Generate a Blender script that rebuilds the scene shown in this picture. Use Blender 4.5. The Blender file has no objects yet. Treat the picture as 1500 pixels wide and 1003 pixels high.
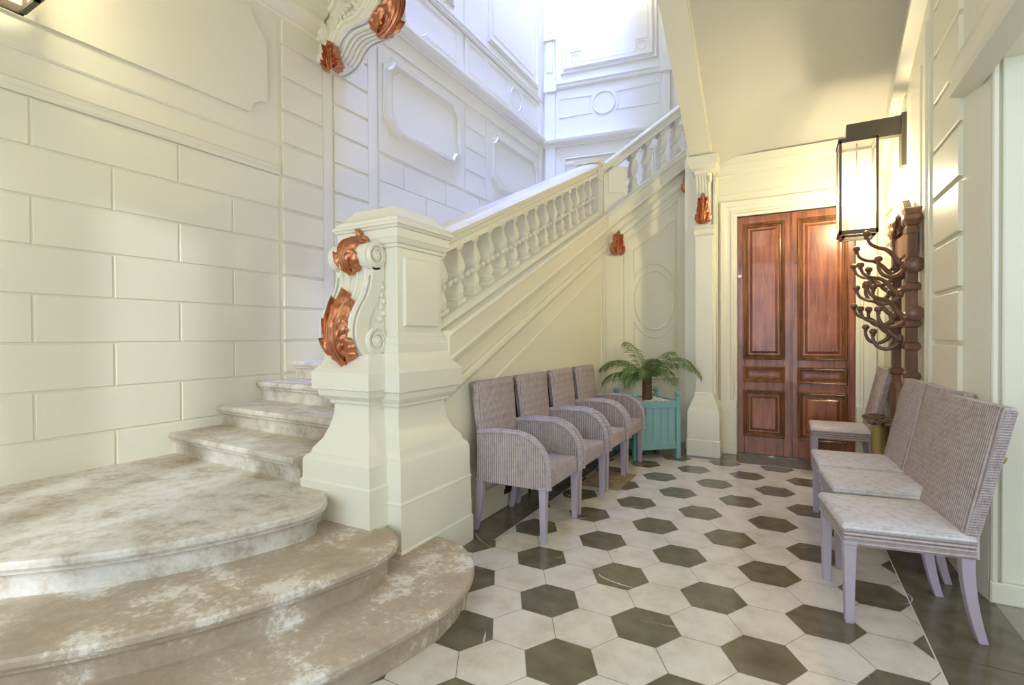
import bpy, bmesh, math, random
from mathutils import Vector, Matrix
random.seed(11)
S = bpy.context.scene
COL = S.collection
PI = math.pi
V = Vector
H = 1.27

# ------------------------------------------------------------------ mesh builder
class MB:
    def __init__(s):
        s.v = []; s.f = []; s.m = []
    def add(s, vs, fs, mi=0):
        o = len(s.v)
        s.v += [tuple(p) for p in vs]
        for f in fs:
            s.f.append(tuple(i + o for i in f)); s.m.append(mi)
        return s
    def box(s, x0, x1, y0, y1, z0, z1, mi=0):
        return s.add([(x0,y0,z0),(x1,y0,z0),(x1,y1,z0),(x0,y1,z0),(x0,y0,z1),(x1,y0,z1),(x1,y1,z1),(x0,y1,z1)],
                     [(0,3,2,1),(4,5,6,7),(0,1,5,4),(1,2,6,5),(2,3,7,6),(3,0,4,7)], mi)
    def loft(s, rings, cap0=True, cap1=True, closed=True, mi=0):
        n = len(rings[0]); vs = [p for r in rings for p in r]; fs = []
        for i in range(len(rings)-1):
            for j in range(n if closed else n-1):
                k = (j+1) % n
                fs.append((i*n+j, i*n+k, (i+1)*n+k, (i+1)*n+j))
        if cap0: fs.append(tuple(range(n))[::-1])
        if cap1: fs.append(tuple((len(rings)-1)*n + i for i in range(n)))
        return s.add(vs, fs, mi)
    def prism(s, poly, vec, mi=0):
        vec = V(vec)
        return s.loft([[V(p) for p in poly], [V(p)+vec for p in poly]], mi=mi)
    def tube(s, path, r, n=8, cap=True, mi=0):
        path = [V(p) for p in path]; rings = []
        t = (path[1]-path[0]).normalized()
        a = t.orthogonal().normalized()
        for i, p in enumerate(path):
            t = (path[min(i+1,len(path)-1)] - path[max(i-1,0)]).normalized()
            a = (a - t*a.dot(t)).normalized(); b = t.cross(a)
            rr = r[i] if isinstance(r, (list,tuple)) else r
            rings.append([p + a*rr*math.cos(2*PI*k/n) + b*rr*math.sin(2*PI*k/n) for k in range(n)])
        return s.loft(rings, cap, cap, mi=mi)
    def lathe(s, prof, n=20, c=(0,0,0), shear=None, mi=0, axis=None):
        c = V(c); rings = []
        M = Matrix.Identity(3)
        if axis is not None: M = V((0,0,1)).rotation_difference(V(axis)).to_matrix()
        for r, z in prof:
            ring = []
            for k in range(n):
                p = V((r*math.cos(2*PI*k/n), r*math.sin(2*PI*k/n), z))
                if shear: p.z += shear(p)
                ring.append(c + M @ p)
            rings.append(ring)
        return s.loft(rings, mi=mi)
    def ball(s, c, r, n=12, mi=0, sz=1.0):
        return s.lathe([(max(1e-4, r*math.sin(PI*i/8)), -r*sz*math.cos(PI*i/8)) for i in range(9)], n, c, mi=mi)
    def sweep(s, path, prof, N, closed=False, cap=True, mi=0):
        path = [V(p) for p in path]; N = V(N).normalized(); n = len(path); rings = []
        for i in range(n):
            if closed or 0 < i < n-1:
                t0 = (path[i]-path[i-1]).normalized(); t1 = (path[(i+1)%n]-path[i]).normalized()
            else:
                t0 = t1 = (path[1]-path[0]).normalized() if i == 0 else (path[-1]-path[-2]).normalized()
            s0 = N.cross(t0); s1 = N.cross(t1)
            m = (s0+s1)/max(.25, 1+s0.dot(s1))
            rings.append([path[i] + m*a + N*b for a, b in prof])
        if closed: rings.append(rings[0])
        return s.loft(rings, cap and not closed, cap and not closed, mi=mi)
    def raised(s, P, u0, u1, v0, v1, d, c=.006, mi=0):
        """a chamfered slab on the plane P(u, v, out)"""
        return s.loft([[P(u0,v0,0),P(u1,v0,0),P(u1,v1,0),P(u0,v1,0)],
                       [P(u0,v0,d-c),P(u1,v0,d-c),P(u1,v1,d-c),P(u0,v1,d-c)],
                       [P(u0+c,v0+c,d),P(u1-c,v0+c,d),P(u1-c,v1-c,d),P(u0+c,v1-c,d)]], cap0=False, mi=mi)
    def raised_poly(s, P, pts, d, mi=0):
        return s.loft([[P(u,v,0) for u,v in pts],[P(u,v,d) for u,v in pts]], cap0=False, mi=mi)
    def frame(s, P, N, pts, prof, mi=0):
        return s.sweep([P(u,v,0) for u,v in pts], prof, N, closed=True, mi=mi)
    def rectloft(s, x0, x1, y0, y1, prof, mi=0):
        """square 'lathe': list of (offset, z)"""
        return s.loft([[(x0-d,y0-d,z),(x1+d,y0-d,z),(x1+d,y1+d,z),(x0-d,y1+d,z)] for d, z in prof], mi=mi)
    def xform(s, M):
        s.v = [tuple(M @ V(p)) for p in s.v]; return s

ROOT = {}
def build(name, mb, mats, parent=None, smooth=35, bevel=0, world=True):
    if not isinstance(mats, (list, tuple)): mats = [mats]
    if parent is None:
        xs = [p[0] for p in mb.v]; ys = [p[1] for p in mb.v]; zs = [p[2] for p in mb.v]
        org = V(((min(xs)+max(xs))/2, (min(ys)+max(ys))/2, min(zs)))
    else:
        org = ROOT[parent.name]
    me = bpy.data.meshes.new(name)
    sub = org if (world or parent is None) else V((0,0,0))
    me.from_pydata([tuple(V(p)-sub) for p in mb.v], [], mb.f)
    for m in mats: me.materials.append(m)
    if len(mats) > 1: me.polygons.foreach_set('material_index', mb.m)
    bm = bmesh.new(); bm.from_mesh(me)
    bmesh.ops.recalc_face_normals(bm, faces=bm.faces)
    bm.to_mesh(me); bm.free()
    if smooth:
        me.polygons.foreach_set('use_smooth', [True]*len(me.polygons))
        me.set_sharp_from_angle(angle=math.radians(smooth))
    me.update()
    o = bpy.data.objects.new(name, me); COL.objects.link(o)
    if parent is None: o.location = org
    else: o.parent = parent
    ROOT[o.name] = org
    if bevel:
        b = o.modifiers.new('edge', 'BEVEL'); b.width = bevel; b.segments = 2; b.limit_method = 'ANGLE'; b.angle_limit = math.radians(40)
        b.harden_normals = False
    return o
def tag(o, label=None, cat=None, group=None, kind=None):
    if label: o['label'] = label
    if cat: o['category'] = cat
    if group: o['group'] = group
    if kind: o['kind'] = kind
    return o
def thing(name, label, cat, loc=(0,0,0), rotz=0, group=None):
    o = bpy.data.objects.new(name, None); COL.objects.link(o)
    o.empty_display_size = .1
    o.location = loc; o.rotation_euler = (0,0,rotz); ROOT[o.name] = V(loc)
    return tag(o, label, cat, group)
def struct(name, mb, mats, label=None, parent=None, **k):
    o = build(name, mb, mats, parent, **k)
    if parent is None: o['kind'] = 'structure'
    if label and parent is None: o['label'] = label
    if parent is None: o['category'] = name.split('_')[0]
    return o
def copy_tree(o, parent=None):
    c = o.copy(); COL.objects.link(c); ROOT[c.name] = ROOT[o.name]
    if parent: c.parent = parent
    for ch in list(o.children): copy_tree(ch, c)
    return c

# ------------------------------------------------------------------ materials
def mat(name, col, rough=.5, metal=0., bump=0., bscale=40., var=0., vscale=3., coat=0., spec=.5, obj=False):
    m = bpy.data.materials.new(name); m.use_nodes = True
    nt = m.node_tree; N = nt.nodes; L = nt.links; b = N['Principled BSDF']
    b.inputs['Base Color'].default_value = (*col, 1); b.inputs['Roughness'].default_value = rough
    b.inputs['Metallic'].default_value = metal; b.inputs['Coat Weight'].default_value = coat
    b.inputs['Specular IOR Level'].default_value = spec
    if bump or var:
        if obj:
            src = N.new('ShaderNodeTexCoord').outputs['Object']
        else:
            src = N.new('ShaderNodeNewGeometry').outputs['Position']
    if var:
        n = N.new('ShaderNodeTexNoise'); n.inputs['Scale'].default_value = vscale; n.inputs['Detail'].default_value = 5
        L.new(src, n.inputs['Vector'])
        mx = N.new('ShaderNodeMix'); mx.data_type = 'RGBA'
        mx.inputs['A'].default_value = (*[c*(1-var) for c in col], 1); mx.inputs['B'].default_value = (*[min(1,c*(1+var)) for c in col], 1)
        L.new(n.outputs['Fac'], mx.inputs['Factor']); L.new(mx.outputs['Result'], b.inputs['Base Color'])
    if bump:
        n = N.new('ShaderNodeTexNoise'); n.inputs['Scale'].default_value = bscale; n.inputs['Detail'].default_value = 4
        L.new(src, n.inputs['Vector'])
        bp = N.new('ShaderNodeBump'); bp.inputs['Strength'].default_value = bump; bp.inputs['Distance'].default_value = .01
        L.new(n.outputs['Fac'], bp.inputs['Height']); L.new(bp.outputs['Normal'], b.inputs['Normal'])
    return m
def nodes(m): return m.node_tree.nodes, m.node_tree.links, m.node_tree.nodes['Principled BSDF']
def ramp(N, stops):
    r = N.new('ShaderNodeValToRGB'); e = r.color_ramp.elements
    while len(e) < len(stops): e.new(.5)
    for k, (p, c) in zip(e, stops): k.position = p; k.color = (*c, 1) if len(c) == 3 else c
    return r

CREAM = mat('cream_paint', (.80,.755,.575), .48, bump=.10, bscale=14, var=.03, vscale=1.2)
CREAM2 = mat('cream_paint_gloss', (.82,.785,.635), .38, bump=.06, bscale=10, var=.02, vscale=2)
WHITE = mat('white_ceiling_paint', (.61,.585,.51), .7, bump=.05, bscale=9, var=.015)
COPPER = mat('copper_paint', (.55,.225,.11), .36, metal=.9, bump=.15, bscale=60, var=.18, vscale=25)
BRONZE = mat('bronze_metal', (.125,.105,.085), .42, metal=.6, bump=.03)
BRASS = mat('brass', (.55,.43,.17), .33, metal=.9)
IRON = mat('dark_iron', (.035,.028,.022), .45, metal=.5, bump=.1)
TEAL = mat('teal_paint', (.235,.44,.445), .5, bump=.12, bscale=30, var=.08, vscale=8)
LILAC = mat('lilac_paint', (.45,.385,.455), .42, var=.06, vscale=10, obj=True)
PEBBLE = mat('white_pebbles', (.80,.79,.74), .6)
GREEN = mat('palm_green', (.135,.205,.05), .42, var=.45, vscale=9)
TRUNK = mat('palm_trunk', (.16,.085,.04), .9, bump=.8, bscale=60, var=.4, vscale=40)
GROUT = mat('grout', (.20,.17,.135), .7)
CREAMTILE = mat('cream_marble', (.60,.54,.45), .22, var=.16, vscale=7, spec=.5)
WHITELINE = mat('white_joint', (.7,.66,.58), .5)
THRESH = mat('threshold_stone', (.36,.33,.28), .35, var=.15, vscale=14)
def bulbm(name, e):
    m = mat(name, (1,1,1), .5); b = nodes(m)[2]
    b.inputs['Emission Color'].default_value = (1,.83,.53,1); b.inputs['Emission Strength'].default_value = e
    return m
BULB = bulbm('bulb', 130); BULB_DIM = bulbm('bulb_dim', 55)

# cream marble: soft warm clouds and hairline cracks
N, L, b = nodes(CREAMTILE)
g = N.new('ShaderNodeNewGeometry'); n1 = N.new('ShaderNodeTexNoise'); n1.inputs['Scale'].default_value = 5; n1.inputs['Detail'].default_value = 8; n1.inputs['Roughness'].default_value = .65
L.new(g.outputs['Position'], n1.inputs['Vector'])
r1 = ramp(N, [(.30,(.55,.475,.37)), (.52,(.70,.64,.535)), (.72,(.76,.705,.61))]); L.new(n1.outputs['Fac'], r1.inputs['Fac'])
L.new(r1.outputs['Color'], b.inputs['Base Color'])

# dark marble with white veins
DARKTILE = mat('dark_marble', (.10,.085,.06), .16)
def veined(m, base0, base1, vein, sc=2.2, width=.006):
    N, L, b = nodes(m)
    g = N.new('ShaderNodeNewGeometry')
    n0 = N.new('ShaderNodeTexNoise'); n0.inputs['Scale'].default_value = 9; n0.inputs['Detail'].default_value = 7
    L.new(g.outputs['Position'], n0.inputs['Vector'])
    r0 = ramp(N, [(.3, base0), (.7, base1)]); L.new(n0.outputs['Fac'], r0.inputs['Fac'])
    mp = N.new('ShaderNodeMapping'); mp.inputs['Rotation'].default_value = (0,0,.5); mp.inputs['Scale'].default_value = (1,2.2,1)
    L.new(g.outputs['Position'], mp.inputs['Vector'])
    n = N.new('ShaderNodeTexNoise'); n.inputs['Scale'].default_value = sc; n.inputs['Detail'].default_value = 0
    L.new(mp.outputs['Vector'], n.inputs['Vector'])
    a = N.new('ShaderNodeMath'); a.operation = 'SUBTRACT'; a.inputs[1].default_value = .46; L.new(n.outputs['Fac'], a.inputs[0])
    c = N.new('ShaderNodeMath'); c.operation = 'ABSOLUTE'; L.new(a.outputs[0], c.inputs[0])
    # break the veins up
    n2 = N.new('ShaderNodeTexNoise'); n2.inputs['Scale'].default_value = 3.3; L.new(g.outputs['Position'], n2.inputs['Vector'])
    gt = N.new('ShaderNodeMath'); gt.operation = 'MULTIPLY_ADD'; gt.inputs[1].default_value = -.05; gt.inputs[2].default_value = .026 + width
    L.new(n2.outputs['Fac'], gt.inputs[0])
    lt = N.new('ShaderNodeMath'); lt.operation = 'LESS_THAN'; L.new(c.outputs[0], lt.inputs[0]); L.new(gt.outputs[0], lt.inputs[1])
    mx = N.new('ShaderNodeMix'); mx.data_type = 'RGBA'; mx.inputs['B'].default_value = (*vein, 1)
    L.new(lt.outputs[0], mx.inputs['Factor']); L.new(r0.outputs['Color'], mx.inputs['A']); L.new(mx.outputs['Result'], b.inputs['Base Color'])
veined(DARKTILE, (.115,.096,.058), (.19,.165,.105), (.55,.51,.42), 1.3, -.0035)

# worn limestone of the steps
def limestone(name, stops, sc, tint):
    m = mat(name, (.6,.55,.48), .5); N, L, b = nodes(m)
    g = N.new('ShaderNodeNewGeometry')
    n1 = N.new('ShaderNodeTexNoise'); n1.inputs['Scale'].default_value = sc; n1.inputs['Detail'].default_value = 12; n1.inputs['Roughness'].default_value = .68
    n2 = N.new('ShaderNodeTexNoise'); n2.inputs['Scale'].default_value = 40; n2.inputs['Detail'].default_value = 9; n2.inputs['Roughness'].default_value = .75
    n3 = N.new('ShaderNodeTexNoise'); n3.inputs['Scale'].default_value = 1.3; n3.inputs['Detail'].default_value = 5
    for n in (n1, n2, n3): L.new(g.outputs['Position'], n.inputs['Vector'])
    a1 = N.new('ShaderNodeMath'); a1.operation = 'MULTIPLY_ADD'; a1.inputs[1].default_value = .5; L.new(n2.outputs['Fac'], a1.inputs[0]); L.new(n1.outputs['Fac'], a1.inputs[2])
    r1 = ramp(N, stops); L.new(a1.outputs[0], r1.inputs['Fac'])
    r3 = ramp(N, [(.35, tint), (.62,(1,1,1))]); L.new(n3.outputs['Fac'], r3.inputs['Fac'])
    mx = N.new('ShaderNodeMix'); mx.data_type = 'RGBA'; mx.blend_type = 'MULTIPLY'; mx.inputs['Factor'].default_value = 1
    L.new(r1.outputs['Color'], mx.inputs['A']); L.new(r3.outputs['Color'], mx.inputs['B']); L.new(mx.outputs['Result'], b.inputs['Base Color'])
    bp = N.new('ShaderNodeBump'); bp.inputs['Strength'].default_value = .3; bp.inputs['Distance'].default_value = .008
    L.new(a1.outputs[0], bp.inputs['Height']); L.new(bp.outputs['Normal'], b.inputs['Normal'])
    return m
STONE = limestone('pale_limestone', [(.58,(.42,.35,.265)), (.68,(.56,.50,.41)), (.78,(.66,.62,.54)), (.92,(.74,.71,.65))], 7.5, (.86,.80,.72))
STONEB = limestone('trodden_limestone', [(.60,(.42,.335,.24)), (.77,(.50,.415,.315)), (.82,(.60,.53,.43)), (.86,(.76,.72,.65)), (.95,(.82,.79,.73))], 3.8, (.90,.85,.79))

# wood
def wood(name, c0, c1, rough=.3, vert=True, scale=3.2):
    m = mat(name, c0, rough, coat=.25); N, L, b = nodes(m)
    g = N.new('ShaderNodeNewGeometry'); mp = N.new('ShaderNodeMapping')
    mp.inputs['Scale'].default_value = (6,6,.55) if vert else (.55,6,6)
    L.new(g.outputs['Position'], mp.inputs['Vector'])
    n = N.new('ShaderNodeTexNoise'); n.inputs['Scale'].default_value = scale; n.inputs['Detail'].default_value = 9; n.inputs['Roughness'].default_value = .62; n.inputs['Distortion'].default_value = .8
    L.new(mp.outputs['Vector'], n.inputs['Vector'])
    n2 = N.new('ShaderNodeTexNoise'); n2.inputs['Scale'].default_value = 3.5; n2.inputs['Detail'].default_value = 4; L.new(g.outputs['Position'], n2.inputs['Vector'])
    ad = N.new('ShaderNodeMath'); ad.operation = 'MULTIPLY_ADD'; ad.inputs[1].default_value = .5; L.new(n2.outputs['Fac'], ad.inputs[0]); L.new(n.outputs['Fac'], ad.inputs[2])
    r = ramp(N, [(.55,c0), (.95,c1)]); L.new(ad.outputs[0], r.inputs['Fac']); L.new(r.outputs['Color'], b.inputs['Base Color'])
    bp = N.new('ShaderNodeBump'); bp.inputs['Strength'].default_value = .08; bp.inputs['Distance'].default_value = .004
    L.new(n.outputs['Fac'], bp.inputs['Height']); L.new(bp.outputs['Normal'], b.inputs['Normal'])
    return m
MAHOG = wood('mahogany', (.135,.036,.015), (.42,.14,.06))
MAHOGD = wood('mahogany_moulding', (.075,.024,.009), (.33,.14,.055))
WALNUT = wood('walnut', (.10,.042,.022), (.25,.115,.065), .35)

# woven loom, ribs that vary along one local axis
def loom(name, axis, pitch=.0155, col=(.53,.445,.435), dark=.50):
    m = mat(name, col, .62); N, L, b = nodes(m)
    tc = N.new('ShaderNodeTexCoord'); sp = N.new('ShaderNodeSeparateXYZ'); L.new(tc.outputs['Object'], sp.inputs[0])
    def wave(out, p):
        a = N.new('ShaderNodeMath'); a.operation = 'MULTIPLY'; a.inputs[1].default_value = 2*PI/p; L.new(out, a.inputs[0])
        c = N.new('ShaderNodeMath'); c.operation = 'SINE'; L.new(a.outputs[0], c.inputs[0])
        d = N.new('ShaderNodeMath'); d.operation = 'MULTIPLY_ADD'; d.inputs[1].default_value = .5; d.inputs[2].default_value = .5; L.new(c.outputs[0], d.inputs[0])
        return d.outputs[0]
    w = wave(sp.outputs[axis], pitch)
    other = wave(sp.outputs[(axis+1) % 3 if axis != 2 else 0], .006)
    mul = N.new('ShaderNodeMath'); mul.operation = 'MULTIPLY_ADD'; mul.inputs[1].default_value = .18; L.new(other, mul.inputs[0]); L.new(w, mul.inputs[2])
    n = N.new('ShaderNodeTexNoise'); n.inputs['Scale'].default_value = 26; n.inputs['Detail'].default_value = 8; n.inputs['Roughness'].default_value = .7; L.new(tc.outputs['Object'], n.inputs['Vector'])
    r = ramp(N, [(.05,tuple(c*dark for c in col)), (.7,col), (1.1,tuple(min(1,c*1.12) for c in col))]); L.new(mul.outputs[0], r.inputs['Fac'])
    r2 = ramp(N, [(.38,(.80,.78,.76)), (.55,(1,1,1)), (.68,(1.0,1.0,1.0)), (.78,(1.35,1.35,1.35))]); L.new(n.outputs['Fac'], r2.inputs['Fac'])
    mx = N.new('ShaderNodeMix'); mx.data_type = 'RGBA'; mx.blend_type = 'MULTIPLY'; mx.inputs['Factor'].default_value = 1
    L.new(r.outputs['Color'], mx.inputs['A']); L.new(r2.outputs['Color'], mx.inputs['B']); L.new(mx.outputs['Result'], b.inputs['Base Color'])
    bp = N.new('ShaderNodeBump'); bp.inputs['Strength'].default_value = .6; bp.inputs['Distance'].default_value = .005
    L.new(mul.outputs[0], bp.inputs['Height']); L.new(bp.outputs['Normal'], b.inputs['Normal'])
    return m
LOOM_X = loom('loom_x', 0); LOOM_Y = loom('loom_y', 1); LOOM_Z = loom('loom_z', 2, .018)
LOOM_E = loom('loom_edge', 2, .011, (.52,.44,.45), .78)
LOOM_S = loom('loom_seat', 0, .009, (.72,.67,.67), .8)

# thin clear lantern glass: mostly transmits, glances reflect
GLASS = bpy.data.materials.new('lantern_glass'); GLASS.use_nodes = True
N = GLASS.node_tree.nodes; L = GLASS.node_tree.links
N.remove(N['Principled BSDF'])
tr = N.new('ShaderNodeBsdfTransparent'); tr.inputs['Color'].default_value = (.93,.955,.95,1)
gl = N.new('ShaderNodeBsdfGlossy'); gl.inputs['Roughness'].default_value = .03
df = N.new('ShaderNodeBsdfTranslucent'); df.inputs['Color'].default_value = (.9,.93,.9,1)
fr = N.new('ShaderNodeFresnel'); fr.inputs['IOR'].default_value = 1.45
m1 = N.new('ShaderNodeMixShader'); L.new(fr.outputs[0], m1.inputs[0]); L.new(tr.outputs[0], m1.inputs[1]); L.new(gl.outputs[0], m1.inputs[2])
m2 = N.new('ShaderNodeMixShader'); m2.inputs[0].default_value = .10; L.new(m1.outputs[0], m2.inputs[1]); L.new(df.outputs[0], m2.inputs[2])
L.new(m2.outputs[0], N['Material Output'].inputs['Surface'])

# patterned doormat
RUG = mat('doormat_weave', (.3,.22,.15), .95)
N, L, b = nodes(RUG)
tc = N.new('ShaderNodeTexCoord'); sp = N.new('ShaderNodeSeparateXYZ'); L.new(tc.outputs['Object'], sp.inputs[0])
ch = N.new('ShaderNodeTexBrick'); ch.inputs['Scale'].default_value = 14; ch.inputs['Color1'].default_value = (.16,.105,.07,1); ch.inputs['Color2'].default_value = (.42,.33,.24,1); ch.inputs['Mortar'].default_value = (.25,.18,.12,1); ch.inputs['Brick Width'].default_value = .35; ch.inputs['Row Height'].default_value = .22
L.new(tc.outputs['Object'], ch.inputs['Vector']); L.new(ch.outputs['Color'], b.inputs['Base Color'])

# ------------------------------------------------------------------ common planes
def PL(u, v, o): return V((-3.83+o, u, v))          # left wall: u = y, v = z
NL = (1,0,0)
def PR(u, v, o): return V((.85-o, u, v))            # right wall
NR = (-1,0,0)
def PB(u, v, o): return V((u, 5.86-o, v))           # back wall: u = x
NB = (0,-1,0)
FA = math.radians(37); FD = V((math.cos(FA), math.sin(FA), 0)); FN = V((math.sin(FA), -math.cos(FA), 0)); F0 = V((-1.86,5.66,0))
def PF(u, v, o): return F0 + FD*u + FN*o + V((0,0,v))   # oblique facet under the turning stair
SD = V((.987,.16,0)).normalized(); SN = V((.16,-.987,0)).normalized(); S0 = V((-3.82,8.12,0))
def PS(u, v, o): return S0 + SD*u + SN*o + V((0,0,v))   # far wall of the stairwell
def PW(u, v, o): return V((-1.86+o, u, v))          # wall under the first flight
def rect(u0, u1, v0, v1): return [(u0,v0),(u1,v0),(u1,v1),(u0,v1)]
def circ(cu, cv, ru, rv=None, n=40, a0=0, a1=2*PI):
    rv = rv or ru
    return [(cu+ru*math.cos(a0+(a1-a0)*i/n), cv+rv*math.sin(a0+(a1-a0)*i/n)) for i in range(n if abs(a1-a0) > 6.2 else n+1)]
def notched(u0, u1, v0, v1, r, n=6):
    p = []
    for cu, cv, a in ((u0,v0,PI/2),(u1,v0,PI),(u1,v1,3*PI/2),(u0,v1,2*PI)):
        arc = [(cu+r*math.cos(a - PI/2*i/n), cv+r*math.sin(a - PI/2*i/n)) for i in range(n+1)]
        p += arc
    return p
THIN = [(-.008,0),(-.004,.008),(.004,.008),(.008,0)]
def mould(w, d):   # a stepped picture-frame moulding of width w and projection d
    return [(0,0),(0,d*.5),(w*.15,d*.55),(w*.3,d*.35),(w*.55,d*.5),(w*.7,d),(w*.9,d),(w,d*.6),(w,0)]

# ------------------------------------------------------------------ floor
fb = MB()
r = .1539; o0 = V((-.7752,2.5787,0)); A = V((1.5*r, r*math.sqrt(3)/2, 0)); B = V((0, r*math.sqrt(3), 0))
fb.box(-4, 3.2, -2.2, 8.4, -.12, -.001, 2)
def clipx(poly, x0, x1, y0, y1):
    def cl(p, f):
        out = []
        for i in range(len(p)):
            a, b_ = p[i], p[(i+1) % len(p)]; fa, fb_ = f(a), f(b_)
            if fa >= 0: out.append(a)
            if (fa >= 0) != (fb_ >= 0): out.append(a + (b_-a)*(fa/(fa-fb_)))
        return out
    for f in (lambda p: p.x-x0, lambda p: x1-p.x, lambda p: p.y-y0, lambda p: y1-p.y):
        if len(poly) >= 3: poly = cl(poly, f)
    return poly
for ia in range(-12, 14):
    for ib in range(-20, 26):
        c = o0 + A*ia + B*ib
        if not (-1.95 < c.x < .7 and -2.3 < c.y < 5.7): continue
        rr = r - .0017
        hexa = [c + V((rr*math.cos(PI/3*k), rr*math.sin(PI/3*k), 0)) for k in range(6)]
        hexa = clipx(hexa, -1.9 if c.y < 2.7 else -1.6, .512, -2.2, 5.44)
        if len(hexa) < 3: continue
        fb.add(hexa, [tuple(range(len(hexa)))], 0 if (ia-ib) % 3 == 0 else 1)
# dark marble border with its pale joint
def strip(x0, x1, y0, y1, mi): fb.add([(x0,y0,.0006),(x1,y0,.0006),(x1,y1,.0006),(x0,y1,.0006)], [(0,1,2,3)], mi)
strip(-2.0, -1.606, 2.66, 6.4, 0); strip(-1.606, -1.6, 2.66, 5.446, 3)
strip(-1.6, .516, 5.446, 6.6, 0); strip(-1.606, .516, 5.44, 5.446, 3)
yy = -2.2
while yy < 5.9:
    strip(.516, .86, yy+.002, min(5.95, yy+1.18), 0); yy += 1.183
strip(.510, .516, -2.2, 5.446, 3)
strip(.862, 3.2, -2.2, 3.6, 4)
struct('floor', fb, [DARKTILE, CREAMTILE, GROUT, WHITELINE, THRESH], 'hexagonal cream and dark marble tile floor with a dark marble border', smooth=0)

# ------------------------------------------------------------------ left wall
w = MB(); w.box(-4.05, -3.83, -2.2, 8.3, 0, 18)
CR = .285; Z0 = .68
g = .006
for k in range(-2, 7):
    z0 = Z0 + CR*k; z1 = z0 + CR
    joints = [1.187 + .8*i for i in range(-5,3)] if k % 2 == 0 else [1.585 + .8*i for i in range(-5,2)]
    js = [-2.2] + [j for j in joints if -2.1 < j < 2.7] + [2.80]
    for a, b_ in zip(js[:-1], js[1:]): w.raised(PL, a+g, b_-g, z0+g, z1-g, .010, .004)
w.raised(PL, -2.2, 2.80, 2.765, 4.06, .010, .002)
w.sweep([PL(-2.2,2.675,0), PL(2.80,2.675,0)], [(0,0),(0,.022),(.02,.03),(.03,.03),(.038,.018),(.07,.022),(.075,.034),(.09,.034),(.095,0)], NL)
w.sweep([PL(-2.2,2.915,0), PL(2.80,2.915,0)], [(0,0),(0,.016),(.012,.024),(.02,.018),(.04,.018),(.045,0)], NL)
w.raised_poly(PL, [(-1.4,3.105),(2.50,3.105)] + [(2.68+.13*math.cos(a)-.02, 3.105+.13*math.sin(a)) for a in [PI*.97-PI*.42*i/6 for i in range(7)]] +
              [(2.68,3.245),(2.68,3.76)] + [(2.56+.0+.12*math.cos(a)*.0 - .0, 3.76) for a in []] + [(2.62,3.80),(2.57,3.87),(2.55,3.95),(2.36,3.93),(-1.4,3.93)], .036)
w.sweep([PL(-2.2,4.03,0), PL(3.2,4.03,0)], [(0,0),(0,.03),(.02,.04),(.03,.03),(.05,.05),(.09,.10),(.13,.12),(.16,.12),(.17,.16),(.24,.19),(.30,.20),(.40,.20),(.40,0)], NL)
# grooved pilaster
for k in range(-2, 14):
    z0 = Z0 + CR*k; z1 = min(z0 + CR, 4.5)
    if z1 - z0 < .1: continue
    w.raised(PL, 2.835, 3.26, z0+.014, z1-.014, .018, .004)
    w.raised(PL, 3.40, 3.84, z0+.014, z1-.014, .018, .004)
w.raised(PL, 3.262, 3.372, .1, 4.6, .0175, .003)
w.raised(PL, 3.842, 3.97, .1, 4.44, .0175, .003)
# blocks below the framed panels
for k in range(0, 9):
    z0 = Z0 + CR*k; z1 = z0 + CR
    js = [4.0] + [4.4 + .8*i + (.4 if k % 2 else 0) for i in range(5) if 4.4+.8*i+(.4 if k % 2 else 0) < 8.0] + [8.1]
    for a, b_ in zip(js[:-1], js[1:]): w.raised(PL, a+g, b_-g, z0+g, z1-g, .010, .004)
w.raised(PL, 4.0, 5.60, 3.275, 4.435, .014, .004)
w.raised(PL, 6.19, 8.08, 3.275, 4.40, .014, .004)
for z0, z1 in ((3.275,3.545),(3.575,3.845),(3.875,4.13),(4.16,4.40)): w.raised(PL, 5.65, 6.15, z0, z1, .014, .004)
PL2 = lambda u, v, o: PL(u, v, o+.014)
w.frame(PL2, NL, notched(4.06,5.52,3.52,4.36,.13), [(x, y) for x, y in mould(.07,.035)])
w.frame(PL2, NL, [(4.22,3.72),(4.34,3.62),(5.36,3.62)] + [(5.36,4.22),(4.34,4.26),(4.22,4.16)], THIN)
w.frame(PL2, NL, notched(6.30,7.86,3.50,4.32,.13), mould(.07,.035))
w.frame(PL2, NL, [(6.48,3.75),(6.6,3.64),(7.7,3.64),(7.7,4.2),(6.6,4.2),(6.48,4.1)], THIN)
w.raised(PL, 3.44, 8.08, 4.465, 4.66, .014, .004)
STR = [(0,0),(0,.03),(.02,.045),(.03,.035),(.05,.04),(.075,.08),(.11,.09),(.13,.09),(.14,.06),(.15,0)]
w.sweep([PL(3.3,4.66,0), PL(8.13,4.66,0)], STR, NL)
w.sweep([PL(3.3,5.38,0), PL(8.13,5.38,0)], [(0,0),(0,.02),(.03,.035),(.05,.03),(.08,.04),(.10,.04),(.11,0)], NL)
w.raised(PL, 3.4, 5.60, 4.83, 5.37, .014, .003); w.raised(PL, 5.65, 8.08, 4.83, 5.37, .014, .003)
w.raised(PL, 3.4, 5.60, 5.51, 12.9, .014, .003); w.raised(PL, 5.65, 8.08, 5.51, 12.9, .014, .003)
w.frame(PL2, NL, [(3.7,4.92),(4.45,4.92)] + circ(4.62,5.1,.25,n=8,a0=PI*1.2,a1=PI*1.8) + [(4.8,4.92),(5.45,4.92),(5.45,5.3),(3.7,5.3)], THIN)
w.frame(PL2, NL, rect(5.75,6.12,4.92,5.3), THIN)
w.frame(PL2, NL, rect(6.25,6.85,4.92,5.3), THIN); w.frame(PL2, NL, circ(7.1,5.1,.17), THIN); w.frame(PL2, NL, rect(7.35,7.9,4.92,5.3), THIN)
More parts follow.
